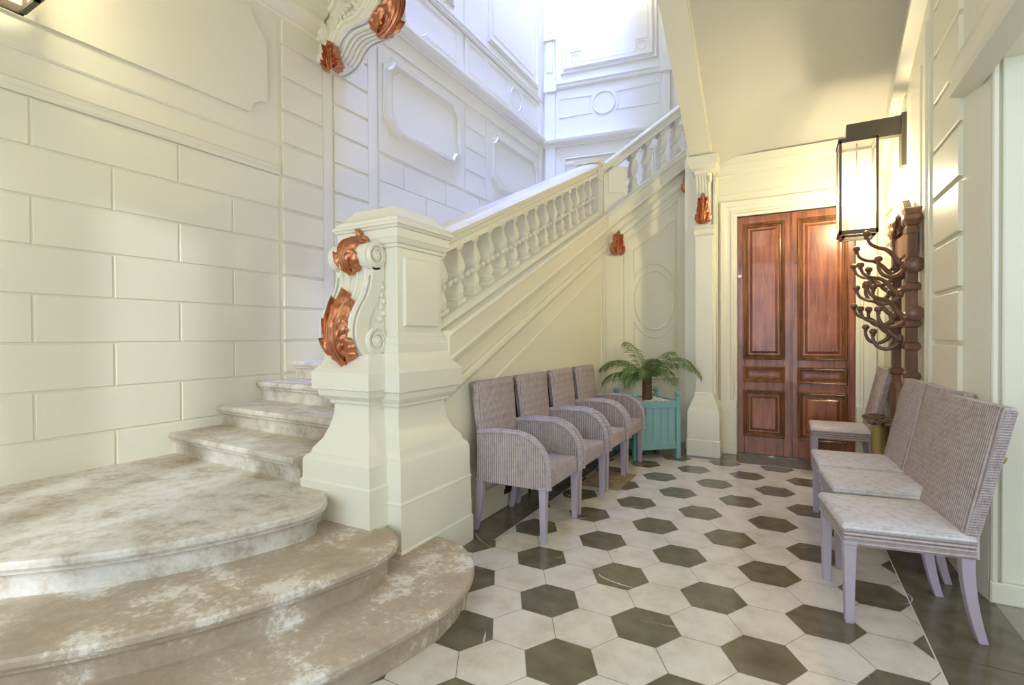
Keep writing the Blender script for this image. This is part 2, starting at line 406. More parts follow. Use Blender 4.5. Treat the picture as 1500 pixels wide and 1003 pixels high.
w.frame(PL2, NL, rect(6.25,7.9,5.6,9.0), mould(.06,.03)); w.frame(PL2, NL, rect(6.42,7.73,5.78,8.8), THIN)
w.frame(PL2, NL, rect(3.7,5.4,5.6,9.0), mould(.06,.03))
w.raised(PL, 7.95, 8.13, 0, 12.9, .03, .004)
struct('wall_left', w, CREAM, 'cream wall of painted block courses and framed panels rising beside the stairs', smooth=0)

# ------------------------------------------------------------------ far wall of the stairwell
w = MB()
w.prism([PS(-.3,0,0),PS(2.9,0,0),PS(2.9,0,-.2),PS(-.3,0,-.2)], (0,0,18))
w.sweep([PS(-.02,4.62,0), PS(2.45,4.62,0)], STR, SN)
w.sweep([PS(-.02,5.64,0), PS(2.45,5.64,0)], [(0,0),(0,.02),(.03,.035),(.05,.03),(.08,.05),(.10,.05),(.11,0)], SN)
w.raised(PS, .05, .235, 0, 12.9, .04, .006)
w.raised(PS, .085, .20, 5.95, 6.5, .05, .006); w.raised(PS, .04, .245, 6.5, 6.6, .07, .01); w.raised(PS, .085, .20, 6.65, 12.9, .05, .006)
w.raised(PS, .03, .255, 5.60, 5.85, .06, .01)
w.raised(PS, 2.06, 2.18, 0, 12.9, .04, .006)
w.raised(PS, 2.03, 2.21, 5.62, 5.95, .07, .01)
w.frame(PS, SN, rect(.34,1.97,5.90,9.0), mould(.10,.05))
w.frame(PS, SN, [(.50,6.06),(.50+.0,6.06)][:0] + [(.70,6.06),(1.62,6.06),(1.62,6.26),(1.82,6.26),(1.82,8.8),(.50,8.8),(.50,6.26),(.70,6.26)], THIN)
w.frame(PS, SN, circ(.59,6.15,.07), THIN); w.frame(PS, SN, circ(1.73,6.15,.07), THIN)
cA = [(1.09-.26*math.cos(a), 5.30+.26*math.sin(a)) for a in [-.62+1.24*i/8 for i in range(9)]]
cB = [(1.09+.26*math.cos(a), 5.30+.26*math.sin(a)) for a in [-.62+1.24*i/8 for i in range(9)]]
w.frame(PS, SN, [(.31,5.14)] + cA[0:1] + cA[1:] + [(.31,5.47)], THIN)
w.frame(PS, SN, [(2.0,5.14),(2.0,5.47)] + cB[::-1], THIN)
w.frame(PS, SN, circ(1.09,5.30,.19), [(-.012,0),(-.006,.012),(.006,.012),(.012,0)])
w.frame(PS, SN, rect(.36,1.95,3.0,4.45), mould(.06,.03))
w.raised(PS, .36, 1.0, 4.30, 4.36, .02, .004)
w.prism([PS(2.45,0,0),PS(2.6,0,.5),PS(4.8,0,.5),PS(4.8,0,-.2),PS(2.45,0,-.2)], (0,0,18))
w.raised(PS, 2.24, 2.40, 4.9, 5.5, .02, .004)
struct('wall_stairwell', w, CREAM, 'far panelled wall of the daylit stairwell', smooth=30)

# ------------------------------------------------------------------ back wall with the double door
w = MB()
w.box(-1.0,-.462,5.86,6.1,0,3.25); w.box(.59,1.1,5.86,6.1,0,3.25); w.box(-.462,.59,5.86,6.1,2.545,3.25)
w.box(-1.0,1.1,5.95,6.1,3.2,18)
w.sweep([PB(-.70,2.985,0), PB(.86,2.985,0)], [(0,0),(0,.012),(.012,.02),(.02,.014),(.055,.016),(.07,.03),(.10,.05),(.12,.05),(.125,.06),(.19,.065),(.20,0)], NB)
w.sweep([PB(-.70,2.80,0), PB(.86,2.80,0)], THIN, NB)
w.raised(PB, -.685, -.648, 0, 2.98, .05, .004)
w.raised(PB, -.695, -.465, 0, .10, .062, .004); w.raised(PB, -.69, -.465, .10, .47, .056, .004); w.raised(PB, -.68,-.465,.47,.58,.052,.006)
struct('wall_back', w, CREAM2, 'cream back wall around the double door', smooth=30)
w = MB()
w.sweep([PB(-.462,.57,0), PB(-.462,2.545,0), PB(.59,2.545,0), PB(.59,.57,0)],
        [(0,-.03),(0,.02),(.03,.03),(.035,.045),(.055,.05),(.065,.035),(.10,.04),(.125,.06),(.155,.065),(.165,.05),(.165,0)], NB)
w.box(.592,.76,5.80,5.86,0,.57)
struct('trim_1', w, CREAM2, 'stepped cream architrave around the double door', smooth=30)

door = thing('door_1', 'brown panelled wooden double door in the back wall', 'door', (.064,5.9,0)); door['kind'] = 'structure'
def leaf(x0, x1, tagl):
    mb = MB(); y = 5.885
    px0 = x0 + .065; px1 = x1 - .068
    rows = [(.21,.685),(.79,.935),(1.03,2.455)]
    # stiles and rails
    mb.box(x0+.002, px0, y, y+.045, .012, 2.54); mb.box(px1, x1-.002, y, y+.045, .012, 2.54)
    zs = [.012] + [z for rr in rows for z in rr] + [2.54]
    for i in range(0, len(zs), 2): mb.box(px0, px1, y, y+.045, zs[i], zs[i+1])
    for z0, z1 in rows: mb.box(px0, px1, y+.018, y+.03, z0, z1)
    lf = build('door_leaf', mb, MAHOG, door, smooth=0, bevel=.003)
    P = lambda u, v, o: V((u, y-o, v))
    for z0, z1 in rows:
        m = MB()
        m.frame(P, NB, rect(px0-.012, px1+.012, z0-.012, z1+.012), [(0,0),(0,.010),(.008,.018),(.016,.012),(.022,.016),(.030,.004),(.036,-.006),(.046,-.002),(.052,-.018),(0,-.018)])
        build('panel_moulding', m, MAHOGD, lf, smooth=30)
        if z1 - z0 > .2:
            m = MB(); q = .075
            m.loft([[P(u,v,-.018) for u,v in rect(px0+.055,px1-.055,z0+.055,z1-.055)], [P(u,v,-.004) for u,v in rect(px0+q,px1-q,z0+q,z1-q)],
                    [P(u,v,.0) for u,v in rect(px0+q+.004,px1-q-.004,z0+q+.004,z1-q-.004)]], cap0=False)
            build('raised_panel', m, MAHOG, lf, smooth=0)
        else:
            m = MB(); m.raised(lambda u, v, o: P(u, v, o-.018), px0+.05, px1-.05, z0+.05, z1-.05, .01, .004); build('raised_panel', m, MAHOG, lf, smooth=0)
    return lf
d1 = leaf(-.460, .044, 0); d2 = leaf(.046, .588, 1)
m = MB(); m.box(.036,.054,5.876,5.886,.012,2.54); build('astragal', m, MAHOGD, door, bevel=.003)
for x, z in ((.088,2.02),(.525,2.03)):
    m = MB(); m.lathe([(.014,0),(.014,.004),(.008,.006),(.006,.012)], 14, (x,5.885,z), axis=(0,-1,0)); build('keyhole_cover', m, BRONZE, d2)
m = MB(); m.box(-.458,-.418,5.874,5.885,1.895,1.925); tag(build('latch_plate', m, mat('pale_metal',(.7,.66,.58),.35,.4), d1, bevel=.002), 'small pale metal latch plate')
m = MB(); m.box(-.47,.60,5.85,5.95,.0,.012); build('threshold', m, DARKTILE, door)

# ------------------------------------------------------------------ pilaster beside the door with its scrolled corbel
pil = thing('pilaster', 'cream pilaster with fluted corbel and copper acanthus leaf between the planter and double door', 'pilaster', (-.77,5.74,0))
m = MB(); m.rectloft(-.855,-.685,5.64,5.87, [(.082,0),(.082,.165),(.076,.175),(.074,.47),(.066,.49),(.058,.50),(.052,.53),(.035,.575),(.018,.61),(.012,.64),(.012,.66),(0,.67)])
build('base', m, CREAM2, pil, smooth=30)
m = MB(); m.rectloft(-.855,-.685,5.64,5.87, [(0,.66),(0,2.40)]); m.box(-.685,-.66,5.70,5.87,.6,3.0)
build('shaft', m, CREAM2, pil, smooth=0)
m = MB(); m.rectloft(-.855,-.685,5.64,5.87, [(0,2.34),(.012,2.35),(.016,2.365),(.012,2.38),(.004,2.385),(.004,2.41),(.02,2.425),(.02,2.445),(0,2.45)])
build('astragal', m, CREAM2, pil, smooth=30)
m = MB()
prof = [(0,2.44),(.03,2.45),(.045,2.5),(.05,2.58),(.045,2.68),(.04,2.76),(.05,2.84),(.075,2.92),(.105,2.97),(.11,3.0),(0,3.0)]
m.prism([(-.845,5.64-d,z) for d, z in prof], (.15,0,0))
for i in range(5):
    x = -.842 + .0285*i
    m.sweep([(x+.014,5.64-d,z) for d, z in prof[3:9]], [(-.006,-.011),(.010,-.008),(.013,0),(.010,.008),(-.006,.011)], (1,0,0))
m.lathe([(.05,-.01),(.05,.0),(.042,.012),(.03,.012),(.026,.006),(.014,.014),(.001,.016)], 20, (-.695,5.585,2.93), axis=(1,0,0))
m.lathe([(.03,-.01),(.03,.0),(.024,.010),(.01,.012)], 16, (-.695,5.60,2.52), axis=(1,0,0))
cb = build('corbel', m, CREAM2, pil, smooth=40)
m = MB(); m.rectloft(-.855,-.685,5.60,5.87, [(.01,2.985),(.015,3.0),(.03,3.01),(.03,3.03),(.045,3.05),(.06,3.07),(.06,3.10),(.066,3.13),(.066,3.16)])
build('capital', m, CREAM2, pil, smooth=30)

# acanthus leaf: a lobed sheet with ribs laid on a surface(u, v) -> point, normal
def acanthus(surf, Lg, W, pairs=3, amp=.02, nv=34, nu=15, tipcurl=.12):
    """overlapping toothed leaflets springing from a ribbed stem, each one a curved sheet laid on surf(u, v)"""
    mb = MB()
    def petal(p0, p1, p2, wid, lift, teeth, curl):
        vs = []
        for i in range(nv+1):
            t = i/nv
            cu = (1-t)**2*p0[0] + 2*t*(1-t)*p1[0] + t*t*p2[0]; cv = (1-t)**2*p0[1] + 2*t*(1-t)*p1[1] + t*t*p2[1]
            du = 2*(1-t)*(p1[0]-p0[0]) + 2*t*(p2[0]-p1[0]); dv = 2*(1-t)*(p1[1]-p0[1]) + 2*t*(p2[1]-p1[1])
            k = math.hypot(du, dv) or 1; nu_, nv_ = dv/k, -du/k
            env = math.sin(PI*min(1, .12+.80*t))**.6 * (1 if t < .9 else max(.02, 1-((t-.9)/.1)**2)**.5)
            saw = (teeth*t) % 1.0
            w_ = max(.0012, wid*env*(.70+.36*math.sin(PI*saw)**.6))
            for j in range(nu):
                q = -1 + 2*j/(nu-1); aq = abs(q)
                fwd = .55*wid*aq*env*(1-t)
                u = cu + nu_*w_*q + du/k*fwd; v = cv + nv_*w_*q + dv/k*fwd
                hgt = amp*(lift + .75*(1-aq**2) + .45*math.exp(-(q/.16)**2) - .28*math.cos(2*PI*(teeth*t - .45*aq))*aq*env + curl*max(0, t-.55)**1.5*3)
                if aq > .95: hgt = min(hgt, amp*(lift*.6+.05)) - amp*.25
                p, n = surf(u, v); vs.append(p + n*hgt)
        mb.add(vs, [(a*nu+b_, a*nu+b_+1, (a+1)*nu+b_+1, (a+1)*nu+b_) for a in range(nv) for b_ in range(nu-1)])
    for i in range(pairs):
        t0 = .02 + .50*i/max(1, pairs-1)*.9; k = 1 - .22*i
        for sg in (-1, 1):
            petal((sg*.03*W, t0*Lg), (sg*W*.60*k, (t0+.03)*Lg), (sg*W*.74*k, (t0+.32)*Lg), W*.40*k, .15+.12*i, 3.5, tipcurl*1.5)
    for sg in (-1, 1):
        petal((sg*.05*W, .10*Lg), (sg*W*.34, .45*Lg), (sg*W*.50, .86*Lg), W*.30, .55, 4.5, tipcurl)
    petal((0, .02*Lg), (0, .5*Lg), (0, Lg), W*.40, .75, 5.5, tipcurl)
    for u0, u1 in ((0,0),(-.13*W,-.20*W),(.13*W,.20*W)):
        pts = []
        for i in range(9):
            t = i/8; p, n = surf(u0+(u1-u0)*t, (.01+.62*t)*Lg); pts.append(p + n*amp*(1.25+.35*math.sin(PI*t)))
        mb.tube(pts, [W*.085*(1-.7*i/8) for i in range(9)], 7)
    return mb
def flat(org, ux, vx, nx):
    org = V(org); ux = V(ux).normalized(); vx = V(vx).normalized(); nx = V(nx).normalized()
    return lambda u, v: (org + ux*u + vx*v, nx)
def along(pts):   # arc-length lookup of a (depth, z) profile
    acc = [0]
    for a, b_ in zip(pts[:-1], pts[1:]): acc.append(acc[-1] + math.hypot(b_[0]-a[0], b_[1]-a[1]))
    def f(v):
        v = max(0, min(v, acc[-1]-1e-6)); i = 0
        while acc[i+1] < v: i += 1
        k = (v-acc[i])/(acc[i+1]-acc[i]); a, b_ = pts[i], pts[i+1]
        t = V((b_[0]-a[0], b_[1]-a[1])).normalized()
        return a[0]+(b_[0]-a[0])*k, a[1]+(b_[1]-a[1])*k, t
    return f, acc[-1]
def smoothp(pts, n=6):
    out = []
    for i in range(len(pts)-1):
        p0, p1, p2, p3 = pts[max(i-1,0)], pts[i], pts[i+1], pts[min(i+2,len(pts)-1)]
        for k in range(n):
            t = k/n
            out.append(tuple(.5*((2*b_) + (-a+c)*t + (2*a-5*b_+4*c-d)*t*t + (-a+3*b_-3*c+d)*t**3) for a, b_, c, d in zip(p0,p1,p2,p3)))
    return out + [pts[-1]]
fp, Lp = along([(.03,2.46),(.05,2.52),(.055,2.6),(.05,2.7),(.048,2.78)])
def sfp(u, v):
    d, z, t = fp(v); return V((-.770+u, 5.64-d, z)), V((0,-t.y, -t.x)).normalized()
build('acanthus_leaf', acanthus(sfp, Lp, .088, 3, .022), COPPER, cb, smooth=60)

# raking beam that springs from the pilaster
w = MB()
bz = lambda y: 3.135 + .525*(5.65-y)
w.prism([(-.9,5.86,bz(5.86)),(-.9,2.9,bz(2.9)),(-.9,2.9,bz(2.9)+.6),(-.9,5.86,bz(5.86)+.6)], (.21,0,0))
w.sweep([(-.69,5.84,bz(5.84)+.03),(-.69,3.0,bz(3.0)+.03)], [(0,-.01),(0,.012),(-.03,.02),(-.05,.03),(-.06,.045),(-.09,.045),(-.09,-.01)], (1,0,0))
w.sweep([(-.69,5.84,bz(5.84)+.16),(-.69,3.0,bz(3.0)+.16)], [(0,-.01),(0,.012),(-.03,.02),(-.05,.03),(-.06,.045),(-.09,.045),(-.09,-.01)], (1,0,0))
struct('trim_2', w, CREAM2, 'raking cream beam springing from the pilaster', smooth=30)

# ------------------------------------------------------------------ ceiling
w = MB(); nx_, ny_ = 40, 64
def smin(a, b_, k): 
    h_ = max(0, min(1, .5+.5*(b_-a)/k)); return b_*(1-h_)+a*h_ - k*h_*(1-h_)
def cz(x, y):
    za = 3.17 + .75*(5.86-y); zb = 3.69 + .47*(5.17-y); zc = bz(y) + .03 + .43*(x+.69)
    return min(smin(smin(za, zb, .10), zc, .10), 4.62)
vs = []
for i in range(ny_+1):
    for j in range(nx_+1):
        x = -.70 + 1.56*j/nx_; y = 5.90 - 2.9*i/ny_; vs.append((x, y, cz(x, y)))
w.add(vs, [(i*(nx_+1)+j, i*(nx_+1)+j+1, (i+1)*(nx_+1)+j+1, (i+1)*(nx_+1)+j) for i in range(ny_) for j in range(nx_)])
w.box(-.72, 3.2, -2.2, 3.05, 4.62, 4.75)
w.box(-4.0, -.69, -2.2, 3.3, 4.44, 4.75)
struct('ceiling', w, WHITE, 'white coved hall ceiling', smooth=60)
w = MB(); w.box(-3.83,-.69,3.22,3.62,4.55,5.1); w.box(-.92,-.69,2.9,6.0,5.0,18); w.box(-3.83,-.69,3.2,3.4,5.0,18)
struct('trim_3', w, CREAM2, 'cream cross beam between stairwell and hall')
w = MB(); w.box(-1.0,1.1,8.3,8.5,0,18)
struct('wall_upper', w, CREAM)
w = MB(); w.box(-2.4,1.05,3.4,8.9,7.9,8.12); struct('floor_upper', w, WHITE)  # added slab, out of view, keeps the blue skylight off the hall floor

# ------------------------------------------------------------------ right wall
w = MB()
w.box(.85,1.05,3.30,6.0,0,4.8)
w.box(.83,1.05,-2.2,3.36,2.66,4.8)
# near grooved pilaster, its splayed edge and the reveal of the opening
w.prism([(.86,3.96,0),(.80,3.96,0),(.80,3.37,0),(.845,3.17,0),(1.7,3.16,0),(1.7,3.4,0)], (0,0,4.75))
PRn = lambda u, v, o: V((.80-o, u, v))
for k in range(-3, 15):
    z0 = .655 + .285*k; z1 = z0 + .285
    if z0 < 0.05: continue
    w.raised(PRn, 3.385, 3.90, z0+.014, z1-.014, .020, .005)
for k in range(7, 14):
    z0 = .655 + .285*k
    w.raised(lambda u, v, o: V((.83-o, u, v)), -1.5, 3.25, z0+.014, z0+.271, .016, .004)
w.raised(PRn, 3.93, 3.96, 0, 4.7, .03, .004)
# far grooved pilaster in the corner
for k in range(0, 10):
    z0 = .655 + .285*k; w.raised(PR, 5.32, 5.74, z0+.014, z0+.271, .05, .006)
w.raised(PR, 5.25, 5.31, 0, 3.3, .05, .008); w.raised(PR, 5.76, 5.86, 0, 3.3, .035, .008)
# vertical panel mouldings between
for y, d in ((4.12,.03),(4.16,.018),(4.34,.022)): w.raised(PR, y, y+.035, .30, 3.4, d, .008)
w.raised(PR, 3.96, 5.30, 0, .20, .03, .006)
w.raised(PR, 4.55, 5.2, .3, 3.2, .012, .004)
# raking cornice under the ceiling
w.sweep([(.85,5.86,3.02),(.85,5.17,3.50),(.85,3.2,4.42),(.85,1.0,4.45)], [(.0,0),(-.0,.012),(-.05,.03),(-.07,.05),(-.12,.055),(-.15,.08),(-.25,.09),(-.27,0)], NR)
# jamb mouldings and lintel
PJ = lambda u, v, o: V((u, 3.165-o, v))
w.raised(PJ, .848, .872, 0, 2.56, .022, .006); w.raised(PJ, .885, .892, 0, 2.56, .02, .004)
w.raised(PJ, .845, 1.68, 0, .10, .025, .006)
w.sweep([(.80,3.38,2.66),(.80,-2.0,2.66)], [(.10,-.03),(.09,.0),(.05,.03),(.0,.045),(-.02,.06),(-.06,.065),(-.10,.05),(-.12,.055),(-.16,.06),(-.18,-.03)], NR)
w.box(.80,1.05,-2.0,3.38,2.56,2.72)
for z_, o_ in ((2.575,.012),(2.625,.03)): w.box(.80-o_-.02,.83,-2.0,3.37,z_,z_+.028)
struct('wall_right', w, CREAM2, 'cream right wall with a grooved pilaster beside the side opening', smooth=30)
w = MB(); w.box(2.4,2.6,-2.2,3.4,0,4.7); struct('wall_side', w, CREAM2)

w = MB()
w.box(-4.0,-2.5,-2.5,-2.2,0,4.75); w.box(-1.14,-.1,-2.5,-2.2,0,4.75); w.box(-2.5,-1.14,-2.5,-2.2,3.07,4.75); w.box(-.1,2.4,-2.5,-2.2,3.07,4.75); w.box(2.2,2.6,-2.5,-2.2,0,4.75)
w.box(-1.625,-1.515,-2.4,-2.3,0,3.07); w.box(-1.945,-1.835,-2.4,-2.3,0,3.07)
struct('wall_front', w, CREAM2)
# ------------------------------------------------------------------ stone staircase
st = thing('staircase', 'worn pale limestone stairs curving around the carved newel post and climbing along the left wall', 'staircase', (-2.9,1.9,0))
RS = .153
def step(nose, back, z, zb):
    nose = [V((x,y,0)) for x, y in nose]; n = len(nose); nor = []
    for i in range(n):
        t = (nose[min(i+1,n-1)]-nose[max(i-1,0)]).normalized(); nor.append(V((t.y,-t.x,0)))
    mb = MB(); rings = []
    for off, dz in [(.016,0),(.006,-.003),(.0,-.012),(.0,-.030),(.007,-.041),(.020,-.047),(.022,-.058),(.034,-.062),(.044,-.072),(.050,-.088),(.050,zb-z)]:
        rings.append([p - q*off + V((0,0,z+dz)) for p, q in zip(nose, nor)] + [V((x,y,z+dz)) for x, y in back])
    mb.loft(rings)
    return mb
C0 = V((-3.5,1.9))
def arc(R, a0, a1, n=36): return [(C0.x+R*math.cos(math.radians(a0+(a1-a0)*i/n)), C0.y+R*math.sin(math.radians(a0+(a1-a0)*i/n))) for i in range(n+1)]
s1 = arc(2.28,-100,-6) + smoothp([(-1.237,1.72),(-1.265,1.88),(-1.35,2.05),(-1.47,2.17),(-1.60,2.235),(-1.76,2.25)], 5)
s2 = arc(1.96,-101,-11) + smoothp([(-1.565,1.58),(-1.572,1.68),(-1.60,1.77),(-1.65,1.84),(-1.75,1.90)], 5)
s3 = arc(1.57,-103,-13) + smoothp([(-1.965,1.60),(-1.985,1.68),(-2.04,1.75),(-2.12,1.80)], 4)
build('step', step(s1, [(-2.0,2.25),(-3.9,2.3)], RS, 0), STONEB, st, smooth=32)
build('step', step(s2, [(-2.0,1.96),(-3.9,2.3)], 2*RS, RS-.01), STONEB, st, smooth=32)
build('step', step(s3, [(-2.2,2.2),(-3.9,2.4)], 3*RS, 2*RS-.01), STONE, st, smooth=32)
ys = 1.90
for i in range(4, 16):
    y0 = 1.895 + .335*(i-4)
    xe = -2.385 if i < 6 else -2.2
    nose = [(-3.835, y0), (-3.4, y0-.03), (-2.9,y0-.055), (xe, y0-.085)]
    build('step', step(nose, [(xe, y0+.42), (-3.835, y0+.45)], i*RS, (i-1)*RS-.02), STONE, st, smooth=32)
m = MB(); m.prism([(-3.835,5.9,2.30),(-2.2,5.85,2.30),(-1.3,6.6,2.30),(-1.2,8.3,2.30),(-3.835,8.1,2.30)], (0,0,.145)); build('landing', m, STONE, st)

# ------------------------------------------------------------------ wall under the flight, string mouldings
SL = .445
T = lambda y: 1.36 + SL*(y-2.6)
w = MB()
w.prism([(-1.86,2.45,0),(-1.86,5.66,0),(-1.86,5.66,T(5.66)),(-1.86,2.45,T(2.45))], (-.34,0,0))
TF = lambda s_: 2.69 + .78*s_
w.loft([[PF(0,0,0),PF(1.3,0,0),PF(1.3,0,-.34),PF(-.12,0,-.34)], [PF(0,TF(0),0),PF(1.3,TF(1.3),0),PF(1.3,TF(1.3),-.34),PF(-.12,TF(-.12)+.09,-.34)]])
# raking string: bands and mouldings, mitred only in their own planes
def rake(pf, u0, u1, fz, N, prof):
    k = math.hypot(1, (fz(u1)-fz(u0))/(u1-u0))
    w.loft([[pf(u, fz(u) + a, b_) for a, b_ in prof] for u in (u0, u1)])
rake(PW, 2.5, 5.68, T, NL, [(0,-.05),(0,.055),(-.025,.06),(-.035,.045),(-.165,.045),(-.18,.055),(-.20,.05),(-.215,.022),(-.25,.016),(-.25,-.05)])
rake(PW, 2.5, 5.66, T, NL, [(-.36,-.02),(-.36,.022),(-.38,.03),(-.41,.03),(-.44,.012),(-.45,-.02)])
rake(PF, .0, 1.25, TF, FN, [(.0,-.05),(0,.05),(-.025,.055),(-.035,.04),(-.16,.04),(-.18,.05),(-.2,.03),(-.21,-.05)])
rake(PF, .04, 1.2, TF, FN, [(-.30,-.02),(-.30,.03),(-.33,.045),(-.37,.04),(-.39,.015),(-.46,.012),(-.47,.02),(-.49,.02),(-.50,-.02)])
w.frame(PW, NL, [(5.50,.55),(5.50,T(5.5)-.62),(3.1,T(3.1)-.62),(3.1,.55)][::-1], [(-.012,0),(-.008,.012),(.008,.012),(.012,0)])
w.raised(PW, 5.56, 5.645, .2, T(5.6)-.48, .015, .005)
w.raised(PW, 2.5, 5.66, 0, .20, .02, .006)
w.raised(PF, .0, 1.3, 0, .20, .02, .006)
# oval medallion and the frame above it
w.frame(PF, FN, circ(.60,1.70,.245,.35,48), [(-.010,0),(-.004,.012),(.004,.012),(.010,0)])
arcp = [(.60-.30*math.cos(a)*1.0, 1.72+.42*math.sin(a)) for a in [math.radians(34+112*i/16) for i in range(17)]]
w.frame(PF, FN, [(.35,2.29),(.35,1.955)] + arcp + [(.85,1.955),(.85,2.66)], [(-.010,0),(-.004,.012),(.004,.012),(.010,0)])
w.frame(PF, FN, [(.35,.92),(.35,1.45)] + [(.60-.30*math.cos(a), 1.68-.42*math.sin(a)) for a in [math.radians(34+112*i/16) for i in range(17)]] + [(.85,1.45),(.85,.92)], [(-.010,0),(-.004,.012),(.004,.012),(.010,0)])
w.sweep([PF(.04,.76,0), PF(1.2,.76,0)], [(0,0),(0,.02),(.02,.03),(.03,.02),(.05,.02),(.055,0)], FN)
w.sweep([PF(.0,.22,0), PF(1.2,.22,0)], [(0,0),(0,.03),(.03,.03),(.05,.015),(.055,0)], FN)
w.raised(PF, .90, 1.02, .2, 2.95, .03, .006)
w.raised(PF, .22, .26, .8, 2.3, .012, .005)
struct('wall_stair', w, CREAM, 'cream wall under the stair flight with sloping string mouldings', smooth=30)

for nm, s_, z0, hgt, lab in (('acanthus_ornament', .135, 2.235, .265, 'small copper acanthus ornament at the corner under the first balustrade'),
                             ('acanthus_ornament', 1.02, 2.98, .34, 'small copper acanthus ornament beside the top of the pilaster')):
    m = acanthus(flat(PF(s_, z0, .045), FD, (0,0,1), FN), hgt, .095, 3, .03)
    tag(build(nm, m, COPPER, smooth=60), lab, 'ornament', 'copper acanthus ornaments on the stair wall')

# ------------------------------------------------------------------ newel post
nw = thing('newel_post', 'massive cream square newel post with moulded plinth and carved front scroll', 'newel post', (-2.05,2.27,0))
X0, X1, Y0, Y1 = -2.24, -1.86, 2.08, 2.475
BASE = [(.135,0),(.135,.16),(.128,.17),(.125,.40),(.13,.405),(.122,.42),(.12,.60),(.112,.62),(.095,.635),(.085,.66),(.082,.675),(.072,.685),(.045,.72),(.022,.78),(.012,.84),(.010,.885),(.022,.89),(.032,.90),(.030,.912),(.042,.918),(.060,.94),(.066,.965),(.062,.975),(.088,.982),(.090,1.085),(.082,1.095),(.055,1.125),(.040,1.165),(.036,1.185),(.030,1.19),(.028,1.235),(.022,1.24),(.018,1.275),(.010,1.28),(.0,1.30)]
m = MB()
m.rectloft(X0, X1, Y0, Y1, BASE)
# the front block that carries the scroll
PED = [(.13,RS*1.9),(.13,.50),(.122,.51),(.12,.615),(.11,.63),(.09,.645),(.085,.665),(.075,.68),(.045,.72),(.018,.79),(.004,.85),(.0,.905),(.012,.91),(.02,.92),(.018,.93),(.032,.936),(.058,.957),(.064,.98),(.062,.99),(.085,.996),(.087,1.085),(.080,1.095),(.052,1.125),(.038,1.16),(.034,1.185)]
m.loft([[(-2.21-d,1.955-d*1.0,z),(-1.955+d,1.955-d*1.0,z),(-1.955+d,2.2,z),(-2.21-d,2.2,z)] for d, z in PED])
build('base', m, CREAM2, nw, smooth=24)
m = MB(); m.box(X0, X1, Y0, Y1, 1.28, 1.80); sh = build('shaft', m, CREAM2, nw, smooth=0, bevel=.004)
m = MB(); m.raised(lambda u, v, o: V((X1+o, u, v)), 2.125, 2.43, 1.335, 1.72, .018, .008); build('raised_panel', m, CREAM2, sh, smooth=0)
m = MB(); m.rectloft(X0, X1, Y0, Y1, [(0,1.765),(.012,1.77),(.012,1.785),(.022,1.79),(.028,1.805),(.030,1.815),(.034,1.82),(.036,1.865),(.046,1.868),(.050,1.878),(.058,1.885),(.058,1.898),(.048,1.905),(.04,1.908),(.038,1.925),(.028,1.93),(.010,1.945),(-.015,1.975),(-.03,2.0)])
build('cap', m, CREAM2, nw, smooth=24)
# scroll bracket on the front face
outl = smoothp([(.145,1.165),(.175,1.19),(.205,1.24),(.215,1.30),(.205,1.37),(.175,1.43),(.135,1.49),(.108,1.55),(.095,1.62),(.10,1.66)], 5)
top = [(.078+.075*math.cos(a), 1.715+.072*math.sin(a)) for a in [math.radians(-52+ 190*i/16) for i in range(17)]]
prof = [(0,1.165)] + outl + top + [(0,1.77)]
xa, xb = -2.225, -1.945
m = MB(); m.prism([(xa+.012, Y0-d, z) for d, z in prof], (xb-xa-.024,0,0))
# raised side bands
band = outl; inner = [(max(.0,d-.055-.03*math.sin(PI*i/(len(band)-1))), z) for i, (d, z) in enumerate(band)]
for x0, x1 in ((xa, xa+.03), (xb-.03, xb)):
    m.loft([[(x0, Y0-d, z), (x1, Y0-d, z), (x1, Y0-e, zz), (x0, Y0-e, zz)] for (d, z), (e, zz) in zip(band, inner)])
    m.prism([(x0, Y0-d, z) for d, z in [(.075+.078*math.cos(a), 1.715+.076*math.sin(a)) for a in [2*PI*i/24 for i in range(24)]]], (x1-x0,0,0))
for xr in (-.085,-.03,.03,.085):
    pts = [( -2.085+xr, Y0-d-.002, z) for d, z in outl[8:]]
    m.tube(pts, .010, 6)
m.tube([(xa+.014,Y0-.075,1.715),(xb-.014,Y0-.075,1.715)], .070, 24); m.box(xa+.014,xb-.014,Y0-.095,Y0,1.56,1.71)
m.box(xa+.004,xb-.004,Y0-.096,Y0-.004,1.58,1.70)
# side spirals and foliage
for sx, x in ((1, xb), (-1, xa)):
    for cy_, cz_, R in ((Y0-.078,1.253,.078),(Y0-.075,1.715,.066)):
        m.lathe([(R,-.03),(R,.004),(R*.93,.010),(R*.80,.010),(R*.72,.003),(R*.45,.003),(R*.40,.012),(R*.30,.016),(R*.14,.016),(R*.1,.022),(.001,.024)], 26, (x,cy_,cz_), axis=(sx,0,0))
        sp_ = [(x+sx*.010, cy_+R*(.95-.62*t)*math.cos(2*PI*1.6*t+1), cz_+R*(.95-.62*t)*math.sin(2*PI*1.6*t+1)) for t in [i/36 for i in range(37)]]
        m.tube(sp_, [.008*(1-.4*i/36) for i in range(37)], 6)
    st0 = [(x-sx*.012, Y0-.012-.035*t*(1-t)*2, 1.34+.22*t) for t in [i/10 for i in range(11)]]
    m.tube(st0, .008, 6)
    for t, a in ((.15,.9),(.3,-.4),(.45,.8),(.6,-.3),(.75,.6),(.95,.2)):
        m.ball((x-sx*.010, Y0-.018-.02*a, 1.34+.22*t), .016, 8)
sb = build('scroll_bracket', m, CREAM2, nw, smooth=40)
f1, L1 = along(outl[:34])
def sf1(u, v):
    d, z, t = f1(v); return V((-2.085+u, Y0-d, z)), V((0,-t.y,-t.x)).normalized()
